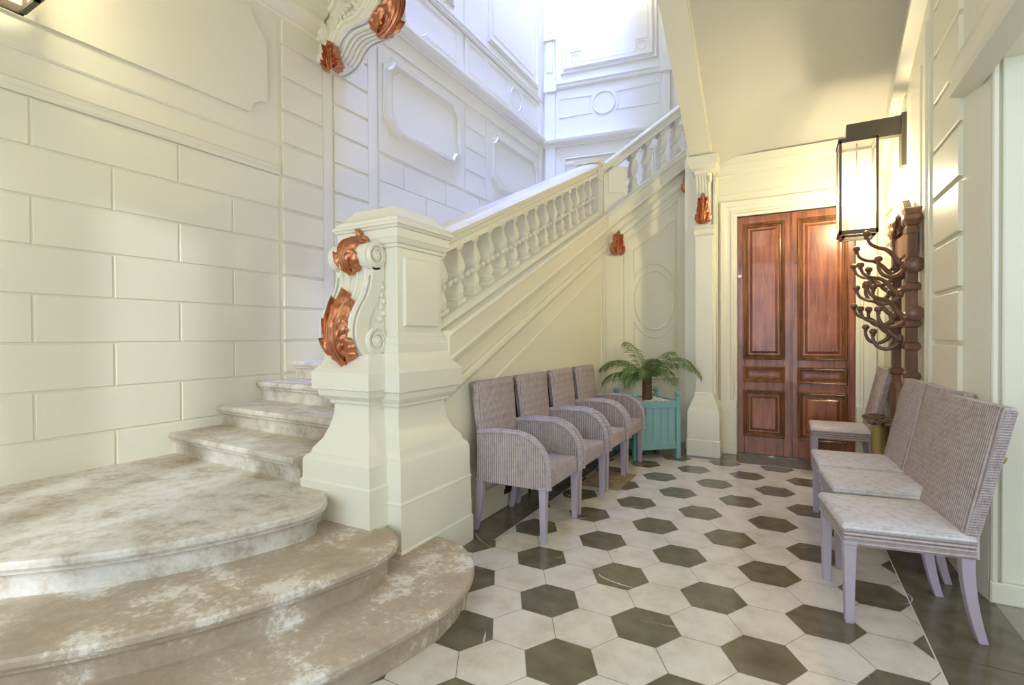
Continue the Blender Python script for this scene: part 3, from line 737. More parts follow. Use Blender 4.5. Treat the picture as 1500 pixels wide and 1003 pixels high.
build('acanthus_leaf', acanthus(sf1, L1*.97, .122, 3, .034), COPPER, sb, smooth=60)
tp = [(.075+.077*math.cos(a), 1.715+.075*math.sin(a)) for a in [math.radians(-70+175*i/20) for i in range(21)]]
tp += [(.04,1.80),(.038,1.84),(.045,1.88)]
f2, L2 = along(tp)
def sf2(u, v):
    d, z, t = f2(v); return V((-2.085+u, Y0-d, z)), V((0,-t.y,-t.x)).normalized()
build('acanthus_leaf', acanthus(sf2, L2, .092, 3, .022), COPPER, sb, smooth=60)
m = MB(); m.tube([(-2.19,Y0-.185,1.188),(-2.15,Y0-.197,1.193),(-2.085,Y0-.203,1.195),(-2.02,Y0-.197,1.193),(-1.98,Y0-.185,1.188)], [.012,.023,.027,.023,.012], 12); build('leaf_collar', m, COPPER, sb, smooth=60)

# ------------------------------------------------------------------ balustrade of the first flight
bl = thing('balustrade', 'cream balustrade climbing from the newel post, thick vase balusters under a broad handrail', 'balustrade', (-2.03,4.1,T(4.1)))
XC = -2.03
m = MB()
RP = [(-.13,.46),(-.13,.50),(-.115,.505),(-.12,.535),(-.14,.545),(-.145,.575),(-.13,.585),(-.115,.60),(-.07,.615),(.07,.615),(.115,.60),(.13,.585),(.145,.575),(.14,.545),(.12,.535),(.115,.505),(.13,.50),(.13,.46)]
m.loft([[(XC+a, y, T(y)+c) for a, c in RP] for y in (2.44, 5.70)])
build('handrail', m, CREAM2, bl, smooth=30)
m = MB(); m.loft([[(XC+a, y, T(y)+c) for a, c in [(-.14,-.02),(-.14,.03),(-.12,.045),(.12,.045),(.14,.03),(.14,-.02)]] for y in (2.46, 5.68)])
build('plinth_rail', m, CREAM2, bl, smooth=30)
def baluster(c, slope_dir, slope, hgt, tilt_axis):
    mb = MB()
    sh_ = lambda p: slope*(p.x*slope_dir.x + p.y*slope_dir.y)
    k = hgt/.46
    prof = [(.040,.070),(.047,.078),(.047,.088),(.036,.094),(.044,.110),(.047,.128),(.040,.150),(.028,.175),(.024,.190),(.034,.198),(.040,.206),(.046,.214),(.050,.222),(.046,.231),(.038,.236),(.050,.252),(.058,.272),(.060,.290),(.054,.312),(.042,.340),(.030,.368),(.024,.392),(.024,.402),(.034,.408),(.038,.414),(.032,.422)]
    side = V((-slope_dir.y, slope_dir.x, 0))
    mb.loft([[V(c) + slope_dir*(rr*a*.80) + side*(b_*(.048+.55*rr)) + V((0,0,z*k + slope*rr*a*.80)) for a, b_ in ((-.8,-1),(.8,-1),(1,-.8),(1,.8),(.8,1),(-.8,1),(-1,.8),(-1,-.8))] for rr, z in prof])
    for hw, z0, z1 in ((.048,.03,.072),(.040,.42,.47)):
        ring = lambda z: [V(c) + slope_dir*a + side*b_*1.65 + V((0,0,z*k + slope*a)) for a, b_ in ((-hw,-hw),(hw,-hw),(hw,hw),(-hw,hw))]
        mb.loft([ring(z0), ring(z1)])
    return mb
YD = V((0,1,0))
nb = 15
for i in range(nb):
    y = 2.63 + .2*i
    build('baluster', baluster((XC, y, T(y)), YD, SL, .46, None), CREAM2, bl, smooth=32)
m = MB()
m.loft([[(XC+a, y, T(y)+c) for a, c in [(.030,.205),(.060,.205),(.066,.22),(.060,.235),(.030,.235)]] for y in (2.5, 5.64)])
for i in range(44):
    y = 2.55 + .0705*i; m.ball((XC+.072, y, T(y)+.222), .020, 8)
build('bead_moulding', m, CREAM2, bl, smooth=50)

bl2 = thing('balustrade', 'short cream balustrade over the oval medallion, turning up behind the raking beam', 'balustrade', PF(.6,TF(.6),-.17))
def PG(u, v, o): return PF(u, v, o-.17)
m = MB()
m.loft([[PG(u, TF(u)+c, a) for a, c in [(x*1.0, z+.03) for x, z in RP]] for u in (-.02, 1.3)])
build('handrail', m, CREAM2, bl2, smooth=30)
m = MB(); m.loft([[PG(u, TF(u)+c, a) for a, c in [(-.14,-.02),(-.14,.03),(-.12,.05),(.12,.05),(.14,.03),(.14,-.02)]] for u in (.0, 1.3)])
build('plinth_rail', m, CREAM2, bl2, smooth=30)
m = MB()
m.loft([[PG(u, z, o) for u, o in ((.0,.13),(.29,.13),(.29,-.13),(.0,-.13))] for z in (TF(0)-.05, TF(.05)+.56)])
m.loft([[(-1.90,5.56,z),(-1.90,5.69,z),(-2.16,5.69,z),(-2.16,5.56,z)] for z in (T(5.6)-.05, T(5.63)+.60)])
m.loft([[(-1.895,5.52,z),(-1.895,5.80,z),(-2.17,5.80,z),(-2.17,5.52,z)] for z in (T(5.5)+.45, T(5.5)+.60)])
m.loft([[(-1.875,5.50,z),(-1.875,5.80,z),(-2.19,5.80,z),(-2.19,5.50,z)] for z in (T(5.62)+.575, T(5.62)+.625)])
m.raised(lambda u, v, o: PG(u, v, o+.13), .05, .25, TF(.15)+.16, TF(.15)+.42, .012, .004)
build('corner_post', m, CREAM2, bl2, smooth=30)
for s_ in (.40,.585,.77,.955,1.14):
    build('baluster', baluster(PG(s_, TF(s_), 0), FD, .78, .49, None), CREAM2, bl2, smooth=40)

# ------------------------------------------------------------------ big corbel high on the left wall
cb = thing('corbel', 'large carved cream corbel with copper leaves high on the left wall', 'corbel', (-3.82,3.36,3.8))
ya, yb = 3.20, 3.54
cprof = smoothp([(0,3.83),(.10,3.835),(.20,3.86),(.27,3.91),(.32,3.97),(.40,4.02),(.50,4.03),(.60,4.03),(.70,4.07),(.77,4.14),(.79,4.23),(.775,4.32),(.74,4.42),(.72,4.56)], 4)
m = MB()
m.prism([(-3.83+d, ya+.03, z) for d, z in [(0,3.83)] + cprof[1:] + [(0,4.56)]], (0,yb-ya-.06,0))
inner = [(d*.80-.02, z+.07) for d, z in cprof]
for y0, y1 in ((ya, ya+.05), (yb-.05, yb)):
    m.loft([[(-3.83+d, y0, z), (-3.83+d, y1, z), (-3.83+max(0,e), y1, zz), (-3.83+max(0,e), y0, zz)] for (d, z), (e, zz) in zip(cprof, inner)])
for i in range(5):
    y = ya + .075 + i*.047
    m.tube([(-3.83+d+.004, y, z-.004) for d, z in cprof[8:40]], .014, 6)
for cx_, cz_, R in ((.07,4.09,.085),(.15,4.35,.11),(.60,4.24,.12),(.40,4.36,.09)):
    for sy, y in ((-1, ya), (1, yb)):
        m.lathe([(R,-.03),(R,.006),(R*.9,.016),(R*.75,.016),(R*.66,.004),(R*.42,.004),(R*.36,.016),(R*.1,.022),(.001,.024)], 24, (-3.83+cx_,y,cz_), axis=(0,sy,0))
        m.tube([(-3.83+cx_+R*(.95-.6*t)*math.cos(2*PI*1.5*t), y+sy*.014, cz_+R*(.95-.6*t)*math.sin(2*PI*1.5*t)) for t in [i/30 for i in range(31)]], .010, 6)
for i in range(7):
    t = i/6; m.ball((-3.83+.26+.28*t, ya-.004, 4.02+.10*t+.05*math.sin(PI*t)), .026, 9)
for i in range(8):
    t = i/7; m.ball((-3.83+.30+.26*t, ya-.002, 4.12+.16*t), .02, 8)
m.tube([(-3.83+.02+d*.82, ya-.004, z+.06) for d, z in cprof[4:40]], .022, 8)
body = build('scroll', m, CREAM2, cb, smooth=45)
fc, Lc = along(cprof[28:52])
def sfc(u, v):
    d, z, t = fc(v); return V((-3.83+d, (ya+yb)/2+u, z)), V((t.y, 0, -t.x)).normalized()
build('acanthus_leaf', acanthus(sfc, Lc, .165, 3, .045), COPPER, cb, smooth=60)
tipn = V((.35,-.85,-.35)).normalized(); tipu = V((.9,.42,-.1)).normalized(); tipv = tipu.cross(tipn)*-1
if tipv.z < 0: tipv = -tipv
build('acanthus_leaf', acanthus(flat(V((-3.655,ya+.045,3.735)), tipu, tipv, tipn), .23, .115, 3, .045), COPPER, cb, smooth=60)

# ------------------------------------------------------------------ wall lanterns
def lantern(label, P, ax, BULB=BULB):
    """P: wall point at the arm's height; ax: unit vector from the wall into the room"""
    t = thing('wall_lantern', label, 'lantern', P, 0, 'square wall lanterns')
    ax = V(ax); sd = V((-ax.y, ax.x, 0)); P = V(P)
    def bx(mb, a0, a1, s0, s1, z0, z1):
        c = [P + ax*a + sd*s_ + V((0,0,z)) for z in (z0, z1) for a, s_ in ((a0,s0),(a1,s0),(a1,s1),(a0,s1))]
        mb.add(c, [(0,3,2,1),(4,5,6,7),(0,1,5,4),(1,2,6,5),(2,3,7,6),(3,0,4,7)])
    m = MB(); bx(m, 0, .045, -.055, .055, -.30, .12); build('back_plate', m, BRONZE, t, smooth=0, bevel=.003)
    m = MB(); bx(m, .045, .41, -.035, .035, -.045, .105); build('arm', m, BRONZE, t, smooth=0, bevel=.003)
    c = .335; hw = .133; zt, zb_ = -.055, -.825
    m = MB()
    for sa in (-1,1):
        for ss in (-1,1):
            a_ = c+sa*hw; s_ = ss*hw
            bx(m, min(a_, a_-sa*.018), max(a_, a_-sa*.018), min(s_, s_-ss*.018), max(s_, s_-ss*.018), zb_, zt)
    for z0, z1 in ((zt-.02, zt), (zb_, zb_+.032)):
        bx(m, c-hw, c+hw, -hw, -hw+.018, z0, z1); bx(m, c-hw, c+hw, hw-.018, hw, z0, z1)
        bx(m, c-hw, c-hw+.018, -hw, hw, z0, z1); bx(m, c+hw-.018, c+hw, -hw, hw, z0, z1)
    for s0, s1 in ((-hw+.018,-hw+.04),(hw-.04,hw-.018)): bx(m, c-hw+.018, c+hw-.018, s0, s1, zb_-.022, zb_-.006)
    bx(m, c-hw+.018, c-hw+.04, -hw+.018, hw-.018, zb_-.022, zb_-.006); bx(m, c+hw-.04, c+hw-.018, -hw+.018, hw-.018, zb_-.022, zb_-.006)
    fr_ = build('frame', m, BRONZE, t, smooth=0)
    m = MB(); bx(m, c-hw-.006, c+hw+.006, -hw-.006, hw+.006, zt, zt+.014); build('top_plate', m, BRONZE, t, smooth=0)
    for q in range(4):
        m = MB()
        if q == 0: bx(m, c-hw+.018, c+hw-.018, -hw+.008, -hw+.0082, zb_+.03, zt-.02)
        if q == 1: bx(m, c-hw+.018, c+hw-.018, hw-.0082, hw-.008, zb_+.03, zt-.02)
        if q == 2: bx(m, c-hw+.008, c-hw+.0082, -hw+.018, hw-.018, zb_+.03, zt-.02)
        if q == 3: bx(m, c+hw-.0082, c+hw-.008, -hw+.018, hw-.018, zb_+.03, zt-.02)
        mm = MB(); vs_ = m.v
        # keep one face of the pane only, so that the glass is a single sheet
        fc_ = [(0,1,5,4),(2,3,7,6),(3,0,4,7),(1,2,6,5)][q]
        mm.add([vs_[i] for i in fc_], [(0,1,2,3)]); build('glass_pane', mm, GLASS, fr_, smooth=0)
    q = P + ax*c
    m = MB(); m.tube([q+V((0,0,zt)), q+V((0,0,-.40))], .006, 8); rod = build('rod', m, BRONZE, t)
    m = MB(); m.lathe([(.008,0),(.02,-.008),(.022,-.03),(.016,-.045)], 14, q+V((0,0,-.395))); build('socket', m, BRONZE, rod)
    m = MB(); m.ball(q+V((0,0,-.51)), .072, 18, sz=1.1); build('bulb', m, BULB, t, smooth=60)
    return t
lantern('bronze glass wall lantern glowing beside the coat rack', (.85,5.05,2.925), (-1,0,0))
lantern('bronze lantern corner cut off by the top of the photo', (-3.83,.985,3.865), (1,0,0), BULB_DIM)

# ------------------------------------------------------------------ coat rack on the right wall
rk = thing('coat_rack', 'carved dark wooden wall coat rack with curling knobbed hooks', 'coat rack', (.80,4.75,0))
for y in (4.46, 5.03):
    m = MB(); m.rectloft(.748,.808,y-.032,y+.032, [(.012,.30),(.012,.42),(.0,.44),(0,1.98),(.006,1.99),(.006,2.03),(0,2.04),(.010,2.055),(.014,2.075),(.022,2.085),(.022,2.11),(.012,2.12),(.016,2.14),(.022,2.16),(.004,2.17)])
    for z in (.95,1.16,1.32,1.58,1.76): m.rectloft(.748,.808,y-.032,y+.032, [(0,z),(.012,z+.01),(.016,z+.03),(.012,z+.05),(0,z+.06)])
    build('post', m, WALNUT, rk, smooth=30)
for x0, z0, z1 in ((.765,1.86,2.02),(.76,.84,.90),(.765,.36,.44),(.765,1.33,1.38),(.765,1.60,1.64)):
    m = MB(); m.box(x0,.80,4.49,5.0,z0,z1); build('crossrail', m, WALNUT, rk, bevel=.004)
m = MB(); m.box(.77,.795,4.495,4.995,.44,.84); build('lower_panel', m, wood('walnut_pale',(.22,.14,.07),(.42,.29,.15)), rk, bevel=.003)
m = MB()
cr = smoothp([(4.44,2.06),(4.47,2.16),(4.56,2.14),(4.63,2.20),(4.70,2.26),(4.745,2.29),(4.79,2.26),(4.86,2.20),(4.93,2.14),(5.02,2.16),(5.05,2.06)], 4)
m.prism([(.765,y,z) for y, z in cr], (.045,0,0))
m.lathe([(.07,0),(.07,.015),(.045,.03),(.05,.045),(.02,.06),(.001,.065)], 18, (.765,4.745,2.12), axis=(-1,0,0))
for sg in (-1,1):
    m.tube([(.755, 4.745+sg*(.05+.16*t), 2.16-.10*t+.05*math.sin(PI*t)) for t in [i/10 for i in range(11)]], [.03-.018*i/10 for i in range(11)], 8)
    m.lathe([(.045,-.01),(.045,.02),(.03,.03),(.01,.03)], 14, (.76,4.745+sg*.23,2.09), axis=(-1,0,0))
build('crest', m, WALNUT, rk, smooth=40)
def hook(y, z, sgn, out=.24):
    m = MB()
    x0 = .745
    # upper prong: an S that runs out and up; lower prong: a round curl
    up = smoothp([(x0,y,z),(x0-.045,y+sgn*.01,z+.03),(x0-.085,y+sgn*.03,z+.085),(x0-.125,y+sgn*.05,z+.12),(x0-.175,y+sgn*.07,z+.135),(x0-out+.02,y+sgn*.085,z+.165),(x0-out,y+sgn*.09,z+.215)], 5)
    m.tube(up, [.019-.009*i/(len(up)-1) for i in range(len(up))], 9)
    lo_ = smoothp([(x0,y,z-.01),(x0-.04,y+sgn*.01,z-.055),(x0-.09,y+sgn*.02,z-.075),(x0-.14,y+sgn*.03,z-.055),(x0-.165,y+sgn*.035,z-.005),(x0-.165,y+sgn*.035,z+.035)], 5)
    m.tube(lo_, [.018-.008*i/(len(lo_)-1) for i in range(len(lo_))], 9)
    m.lathe([(.03,-.01),(.036,0),(.03,.02),(.02,.03)], 12, (x0,y,z), axis=(-1,0,0))
    h_ = build('hook', m, WALNUT, rk, smooth=50)
    for p in (up[-1], lo_[-1]):
        m = MB(); m.lathe([(.012,-.014),(.016,-.008),(.013,0),(.022,.008),(.027,.02),(.023,.034),(.012,.043),(.001,.045)], 12, p)
        build('knob', m, WALNUT, h_, smooth=50)
for y, z, sg in ((4.45,1.76,-1),(4.45,1.40,-1),(4.62,1.58,1),(4.62,1.24,1),(5.03,1.62,1),(5.03,1.28,1),(4.86,1.74,1),(4.86,1.42,1)): hook(y, z, sg)
for z in (1.76,1.42):
    for y, sg in ((4.425,-1),(5.065,1)):
        m = MB(); m.lathe([(.05,0),(.056,.02),(.04,.03),(.052,.045),(.05,.06),(.03,.07)], 12, (.79,y,z), axis=(0,sg,0))
        build('side_boss', m, WALNUT, rk, smooth=40)

# umbrella stand in front of the rack
us = thing('umbrella_stand', 'brass umbrella stand with a pierced scalloped top beneath the coat rack', 'umbrella stand', (.66,4.93,0))
m = MB(); m.lathe([(.075,0),(.075,.02),(.062,.03),(.060,.56),(.066,.575),(.066,.585)], 28, (.66,4.93,0)); build('cylinder', m, BRASS, us, smooth=40)
out_ = [(.66+(.095+.022*math.cos(5*a))*math.cos(a)*1.05, 4.93+(.27+.035*math.cos(5*a))*math.sin(a)) for a in [2*PI*i/80 for i in range(80)]]
m = MB()
holes = [(.64,4.74,.05),(.685,4.86,.042),(.615,4.90,.042),(.655,5.0,.045),(.65,5.12,.045)]
bm = bmesh.new()
edges = []
def loop(pts):
    vs_ = [bm.verts.new((x,y,.588)) for x, y in pts]
    return [bm.edges.new((vs_[i], vs_[(i+1) % len(vs_)])) for i in range(len(vs_))]
edges += loop(out_)
for x, y, rr in holes: edges += loop([(x+rr*math.cos(2*PI*i/20), y+rr*math.sin(2*PI*i/20)) for i in range(20)])
bmesh.ops.triangle_fill(bm, edges=edges, use_beauty=True)
bm.verts.index_update()
me_v = [tuple(v.co) for v in bm.verts]; me_f = [tuple(v.index for v in f.verts) for f in bm.faces]; bm.free()
m.add(me_v, me_f)
PLATE = mat('brown_metal', (.20,.135,.08), .35, metal=.7)
pt = build('pierced_top', m, PLATE, us, smooth=30)
sm = pt.modifiers.new('thick', 'SOLIDIFY'); sm.thickness = .022; sm.offset = 0
m = MB()
for x, y, rr in holes: m.tube([(x+rr*math.cos(2*PI*i/20), y+rr*math.sin(2*PI*i/20), .60) for i in range(21)], .007, 6, cap=False)
build('ring', m, PLATE, us, smooth=50)

# ------------------------------------------------------------------ chairs
def legm(x, y, top, dx=0, dy=0, w0=.024, w1=.017):
    m = MB(); rings = []
    for i in range(7):
        t = i/6; ww = w0 + (w1-w0)*(1-(1-t)**1.0); k = t*t
        cx_, cy_ = x+dx*k, y+dy*k; z = top*(1-t)
        rings.append([(cx_-ww,cy_-ww,z),(cx_+ww,cy_-ww,z),(cx_+ww,cy_+ww,z),(cx_-ww,cy_+ww,z)])
    m.loft(rings)
    m.rectloft(x-w0,x+w0,y-w0,y+w0, [(.0,top-.012),(.004,top-.010),(.004,top+.004),(0,top+.006)])
    return m
def armchair():
    t = thing('wicker_armchair', '', 'armchair', (0,0,0))
    for sx in (-1,1):
        build('leg', legm(sx*.255,-.232,.345), LILAC, t, smooth=30, bevel=.003)
        build('leg', legm(sx*.248,.225,.345,0,.045), LILAC, t, smooth=30, bevel=.003)
    # seat with a gently domed top
    m = MB(); rings = []
    for d, z in ((.0,.335),(.0,.425),(-.006,.44),(-.02,.449),(-.12,.458),(-.22,.46)):
        rings.append([(-.235-d*.6 if 0 else -.237-d, -.262-d, z), (.237+d, -.262-d, z), (.237+d, .21+d*.5, z), (-.237-d, .21+d*.5, z)])
    m.loft(rings); build('seat', m, LOOM_X, t, smooth=40, bevel=.006)
    # arms: curved side panels
    edge = [(-.268,.335)] + [(-.268,.44)] + [(-.05-.218*math.cos(a), .45+.215*math.sin(a)) for a in [math.radians(6+84*i/14) for i in range(15)]] + [(.06,.667),(.16,.660),(.235,.652)]
    poly = edge + [(.235,.335)]
    for sx in (-1,1):
        m = MB(); x0 = sx*.238; m.prism([(x0, y, z) for y, z in poly], (sx*.040,0,0))
        ar = build('arm', m, LOOM_Y, t, smooth=40)
        m = MB()
        for xx in (x0, x0+sx*.04): m.tube([(xx, y, z) for y, z in edge], .0085, 7)
        m.tube([(x0+sx*.02, y-.002, z+.002) for y, z in edge], .019, 8)
        build('braided_edge', m, LOOM_E, ar, smooth=50)
    # backrest, leaning back
    m = MB(); rings = []
    for i in range(13):
        z = .34 + .625*i/12; k = max(0,(z-.46)/.5); y = .205 + .055*k; hw = .228 + .026*k; th = .042-.008*k
        rings.append([(-hw, y, z), (-hw+.02, y-.012, z), (hw-.02, y-.012, z), (hw, y, z), (hw, y+th, z), (-hw, y+th, z)])
    rings.append([(a*.985, b_+.004*(1 if b_ < .3 else -1), c+.012) for a, b_, c in rings[-1]])
    m.loft(rings); bk = build('backrest', m, LOOM_X, t, smooth=40)
    for sx in (-1,1):
        m = MB()
        m.tube([(sx*(.228+.026*max(0,(z-.46)/.5)), .212+.055*max(0,(z-.46)/.5), z) for z in [.46+.5*i/8 for i in range(9)]], .011, 8)
        build('braided_edge', m, LOOM_E, bk, smooth=50)
    return t
ac = armchair()
acl = [('mauve wicker armchair beside the newel post, nearest of the armchair row', 3.01, .0),
       ('second mauve wicker armchair from the newel post, in front of the radiator', 3.595, -.5),
       ('third mauve wicker armchair from the newel post, standing on the doormat', 4.20, .5),
       ('mauve wicker armchair beside the teal planter, last of the armchair row', 4.79, .0)]
for i, (lb, y, a) in enumerate(acl):
    c = ac if i == 0 else copy_tree(ac)
    c.location = (-1.536, y, 0); c.rotation_euler = (0,0,PI/2 + math.radians(a)); tag(c, lb, 'armchair', 'wicker armchairs along the stair wall')

def sidechair():
    t = thing('wicker_chair', '', 'chair', (0,0,0))
    for sx in (-1,1):
        build('leg', legm(sx*.205,-.215,.362), LILAC, t, smooth=30, bevel=.003)
        build('leg', legm(sx*.20,.20,.362,0,.055), LILAC, t, smooth=30, bevel=.003)
    m = MB(); rings = []
    for d, z in ((.0,.415),(.004,.428),(.0,.440),(-.012,.449),(-.10,.457),(-.20,.459)):
        rings.append([(-.232-d,-.245-d,z),(.232+d,-.245-d,z),(.232+d,.225+d*.4,z),(-.232-d,.225+d*.4,z)])
    m.loft(rings); build('seat', m, LOOM_S, t, smooth=40, bevel=.005)
    # ribbed woven skirt
    m = MB(); rings = []
    n = 5; z0, z1 = .350, .418
    for i in range(n*6+1):
        z = z0 + (z1-z0)*i/(n*6); d = .0045*abs(math.sin(PI*i/6))
        rings.append([(-.228-d,-.24,z),(.228+d,-.24,z),(.228+d,.222,z),(-.228-d,.222,z)])
    m.loft(rings); build('seat_rail', m, LOOM_Z, t, smooth=20)
    m = MB(); rings = []
    for i in range(15):
        z = .35 + .615*i/14; k = max(0,(z-.45)/.51); y = .19 + .115*k; hw = .222 + .018*k; th = .046-.010*k
        rings.append([(-hw, y, z), (-hw+.016, y-.010, z), (hw-.016, y-.010, z), (hw, y, z), (hw, y+th, z), (-hw, y+th, z)])
    rings.append([(a*.985, b_+.004, c+.012) for a, b_, c in rings[-1]])
    m.loft(rings); bk = build('backrest', m, LOOM_X, t, smooth=40)
    for sx in (-1,1):
        m = MB()
        for q in range(4):
            m.tube([(sx*(.224+.018*max(0,(z-.45)/.51)), .198+.011*q+.115*max(0,(z-.45)/.51)-.002*q*max(0,(z-.45)/.51), z) for z in [.45+.515*i/8 for i in range(9)]], .0068, 6)
        build('braided_edge', m, LOOM_E, bk, smooth=50)
    return t
sc = sidechair()
scl = [('armless mauve wicker chair nearest the side opening, whole seat and four legs in view', .425, 2.875, -81.5),
       ('armless mauve wicker chair, the middle one of the three tight together at right', .445, 3.455, -84),
       ('armless mauve wicker chair right in front of the umbrella stand, farthest of the tight three', .415, 3.985, -86.5),
       ('armless mauve wicker chair alone between the umbrella stand and double door', .44, 5.43, -90)]
for i, (lb, x, y, a) in enumerate(scl):
    c = sc if i == 0 else copy_tree(sc)
    c.location = (x, y, 0); c.rotation_euler = (0,0,math.radians(a)); tag(c, lb, 'chair', 'armless wicker chairs along the right wall')

# ------------------------------------------------------------------ radiator behind the armchairs, doormat
rd = thing('radiator', 'dark ribbed radiator on the stair wall behind the armchairs', 'radiator', (-1.83,3.9,.1))
for i in range(26):
    y = 3.22 + .0595*i; m = MB(); m.box(-1.859,-1.834,y,y+.045,.12,.88); build('rib', m, IRON, rd, bevel=.006)
m = MB(); m.box(-1.859,-1.832,3.20,4.77,.86,.90); m.box(-1.859,-1.832,3.20,4.77,.10,.14); m.box(-1.858,-1.836,3.60,3.64,0,.11); m.box(-1.858,-1.836,4.70,4.74,0,.11); build('header', m, IRON, rd, bevel=.005)
m = MB(); m.tube([(-1.82,4.77,.16),(-1.82,4.88,.16),(-1.82,4.88,.02)], .012, 8); m.ball((-1.80,4.88,.18), .03, 10); build('valve', m, mat('pale_knob',(.6,.56,.5),.4), rd)
m = MB(); m.box(-1.56,-1.205,4.0,4.52,.0008,.010)
tag(build('doormat', m, RUG, bevel=.003), 'small brown patterned doormat under the third armchair', 'mat')

# ------------------------------------------------------------------ planter with its palm
PC = V((-.965,5.375,0)); pa = math.radians(40); e1 = V((math.cos(pa), math.sin(pa), 0)); e2 = V((-math.sin(pa), math.cos(pa), 0)); PWD = .52
ctr = PC - e1*PWD/2 + e2*PWD/2
pb = thing('planter_box', 'teal slatted wooden planter box with ball finials in the stair corner', 'planter', ctr)
def Q(a, b_, z): return ctr + e1*a + e2*b_ + V((0,0,z))
def qbox(mb, a0, a1, b0, b1, z0, z1):
    c = [Q(a,b_,z) for z in (z0,z1) for a, b_ in ((a0,b0),(a1,b0),(a1,b1),(a0,b1))]
    mb.add(c, [(0,3,2,1),(4,5,6,7),(0,1,5,4),(1,2,6,5),(2,3,7,6),(3,0,4,7)])
hwp = PWD/2
for sa in (-1,1):
    for sb_ in (-1,1):
        m = MB(); a = sa*(hwp-.022); b_ = sb_*(hwp-.022); qbox(m, a-.024,a+.024,b_-.024,b_+.024,0,.62); p_ = build('post', m, TEAL, pb, smooth=0, bevel=.003)
        m = MB(); m.lathe([(.018,0),(.012,.012),(.014,.02),(.028,.032),(.034,.05),(.030,.066),(.016,.078),(.001,.082)], 16, Q(a,b_,.62)); build('finial', m, TEAL, p_, smooth=60)
for k in range(4):
    R_ = Matrix.Rotation(k*PI/2, 4, 'Z')
    def side(mb, a0, a1, b0, b1, z0, z1):
        c = []
        for z in (z0,z1):
            for a, b_ in ((a0,b0),(a1,b0),(a1,b1),(a0,b1)):
                p = R_ @ V((a,b_,0)); c.append(Q(p.x,p.y,z))
        mb.add(c, [(0,3,2,1),(4,5,6,7),(0,1,5,4),(1,2,6,5),(2,3,7,6),(3,0,4,7)])
    m = MB()
    side(m, -hwp+.046, hwp-.046, -hwp+.006, -hwp+.03, .53, .60); side(m, -hwp+.046, hwp-.046, -hwp+.006, -hwp+.03, .10, .17)
    wslat = (PWD-.092)/5
    for i in range(5): side(m, -hwp+.046+wslat*i+.003, -hwp+.046+wslat*(i+1)-.003, -hwp+.014, -hwp+.028, .15, .54)
    side(m, -hwp+.046, hwp-.046, -hwp+.020, -hwp+.034, .14, .56)
    build('side_panel', m, TEAL, pb, smooth=0, bevel=.002)
m = MB(); qbox(m, -hwp+.03, hwp-.03, -hwp+.03, hwp-.03, .50, .565); build('soil', m, TRUNK, pb)
m = MB()
for i in range(420):
    a, b_ = random.uniform(-.205,.205), random.uniform(-.205,.205)
    m.ball(Q(a,b_,.575+random.uniform(0,.016)), random.uniform(.010,.019), 6, sz=.65)
tag(build('pebbles', m, PEBBLE, smooth=60), 'white pebbles covering the soil of the teal planter', 'pebbles', kind='stuff')
pc = Q(-.01,-.05,.57)
pm = thing('potted_palm', 'small green sago palm growing from the teal planter', 'palm', pc)
m = MB(); rr = []
for i in range(15):
    t = i/14; rr.append((.052-.006*t+.006*(i % 2), .26*t))
m.lathe(rr, 14, pc); build('trunk', m, TRUNK, pm, smooth=20)
def frond(az, el, Lf, droop, tw=0):
    m = MB(); az = math.radians(az); hd = V((math.cos(az), math.sin(az), 0)); n = 40
    p = pc + V((0,0,.24)) + hd*.02; e = math.radians(el); pts = []; dirs = []
    for i in range(n+1):
        d = hd*math.cos(e) + V((0,0,1))*math.sin(e); pts.append(p.copy()); dirs.append(d)
        p = p + d*(Lf/n); e -= math.radians(droop)*(.35+1.3*i/n)/n
    m.tube(pts, [.006-.0045*i/n for i in range(n+1)], 5)
    side = V((-hd.y, hd.x, 0))
    for i in range(3, n+1):
        t = i/n; ll = .15*(math.sin(PI*min(1,.12+.86*t))**.6)*random.uniform(.75,1.15)
        for sg in (-1,1):
            d = dirs[i]; up = side.cross(d).normalized()
            if up.z < 0 and el > 0: up = up
            ld_ = (side*sg*.80 + d*.62 + up*random.uniform(.15,.5)).normalized()
            q0 = pts[i]; wv = d*.0052
            q1 = q0 + ld_*ll*.5 + up*.004; q2 = q0 + ld_*ll - V((0,0,random.uniform(.02,.05)))
            m.add([q0-wv*.5, q0+wv*.5, q1+wv, q1-wv, q2, q1+up*.003], [(0,1,2,5),(0,5,3),(5,2,4),(3,5,4)])
    return build('frond', m, GREEN, pm, smooth=0)
for az, el, Lf, dr in ((-150,62,.56,130),(172,50,.66,118),(205,30,.52,95),(135,68,.66,75),(20,48,.66,125),(-12,62,.66,135),(-35,50,.50,150),(60,66,.56,90),(-85,55,.44,130),(-115,38,.42,135),(95,58,.52,100),(240,55,.46,140),(-60,70,.42,90)):
    frond(az, el, Lf, dr)

# brass tie-back hook on the jamb
m = MB(); m.tube([(.88,3.14,.86),(.875,3.10,.83),(.86,3.06,.77),(.85,3.05,.72),(.865,3.07,.69),(.885,3.09,.70)], [.008,.012,.018,.02,.014,.006], 8)
m.lathe([(.02,0),(.02,.006),(.01,.01)], 12, (.88,3.143,.86), axis=(0,-1,0))
tag(build('tieback_hook', m, BRASS, smooth=50), 'small brass curtain tie-back hook on the jamb behind the nearest armless chair', 'hook')

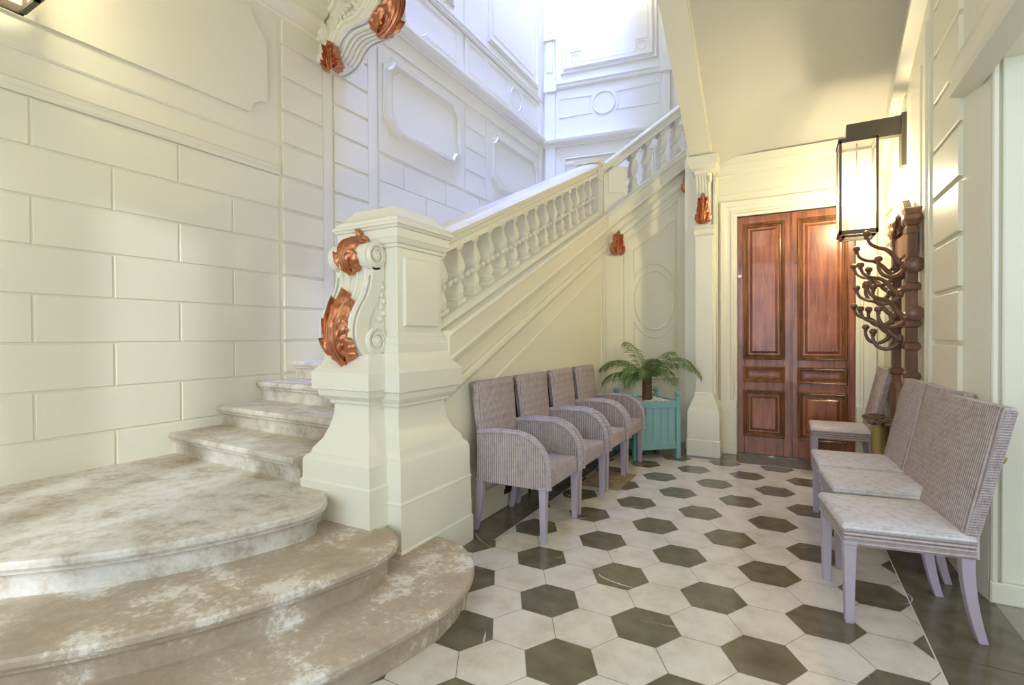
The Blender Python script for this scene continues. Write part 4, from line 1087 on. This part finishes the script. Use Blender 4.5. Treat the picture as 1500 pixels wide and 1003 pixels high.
# ------------------------------------------------------------------ light
def area(name, loc, target, sx, sy, e, col):
    ld = bpy.data.lights.new(name, 'AREA'); ld.shape = 'RECTANGLE'; ld.size = sx; ld.size_y = sy; ld.energy = e; ld.color = col
    o = bpy.data.objects.new(name, ld); COL.objects.link(o); o.location = loc
    o.rotation_euler = (V(target)-V(loc)).to_track_quat('-Z', 'Y').to_euler()
    return o
area('stairwell_skylight', (-2.8,5.9,17.6), (-2.9,6.2,0), 2.0, 4.4, 4000, (.19,.285,1.0))
area('entrance_fill', (-.9,-2.15,1.6), (-1.1,3.0,1.2), 2.8, 2.9, 49, (.60,.78,1.0))  # broad soft fill added inside the front wall, for daylight from behind the camera
ld = bpy.data.lights.new('courtyard_daylight', 'SPOT'); ld.energy = 1050; ld.color = (.80,.90,1.0); ld.shadow_soft_size = .08; ld.spot_size = math.radians(29); ld.spot_blend = .15
lo = bpy.data.objects.new('courtyard_daylight', ld); COL.objects.link(lo); lo.location = (.6,-7.0,4.0); lo.rotation_euler = (V((-1.82,-2.3,1.55))-V((.6,-7.0,4.0))).to_track_quat('-Z','Y').to_euler()
area('side_opening_daylight', (2.3,1.3,1.7), (-1.5,2.0,.6), 2.6, 2.6, 28, (.66,.80,1.0))
ld = bpy.data.lights.new('stairwell_sconce_light', 'POINT'); ld.energy = 9; ld.color = (1,.84,.55); ld.shadow_soft_size = .08
lo = bpy.data.objects.new('stairwell_sconce_light', ld); COL.objects.link(lo); lo.location = PS(1.72, 7.35, .28)
ld = bpy.data.lights.new('hall_warm_fill', 'POINT'); ld.energy = 14; ld.color = (1,.86,.62); ld.shadow_soft_size = .3  # added warm fill point high in the hall, no fitting there
lo = bpy.data.objects.new('hall_warm_fill', ld); COL.objects.link(lo); lo.location = (-.6,-.9,3.6)

wd = bpy.data.worlds.new('World'); S.world = wd; wd.use_nodes = True
wd.node_tree.nodes['Background'].inputs['Color'].default_value = (.93,.96,1,1); wd.node_tree.nodes['Background'].inputs['Strength'].default_value = .35

# ------------------------------------------------------------------ camera
cam = bpy.data.cameras.new('camera'); co = bpy.data.objects.new('camera', cam); COL.objects.link(co)
cam.sensor_width = 36; cam.sensor_fit = 'HORIZONTAL'; cam.lens = 36*729/1500; cam.clip_start = .05
yw, pt_, rl = math.radians(28.87), math.radians(-.60), math.radians(-.34)
F = V((-math.sin(yw)*math.cos(pt_), math.cos(yw)*math.cos(pt_), math.sin(pt_))); R0 = V((math.cos(yw), math.sin(yw), 0)); U0 = R0.cross(F)
Rr = R0*math.cos(rl) + U0*math.sin(rl); Uu = -R0*math.sin(rl) + U0*math.cos(rl)
M = Matrix((( Rr.x, Uu.x, -F.x, 0),(Rr.y, Uu.y, -F.y, 0),(Rr.z, Uu.z, -F.z, H),(0,0,0,1)))
co.matrix_world = M
S.camera = co
S.view_settings.view_transform = 'Standard'; S.view_settings.look = 'None'; S.view_settings.gamma = 1; S.view_settings.use_curve_mapping = False
S.view_settings.exposure = 1.1
try:
    S.cycles.use_denoising = True; S.cycles.max_bounces = 10; S.cycles.diffuse_bounces = 6
except Exception: pass
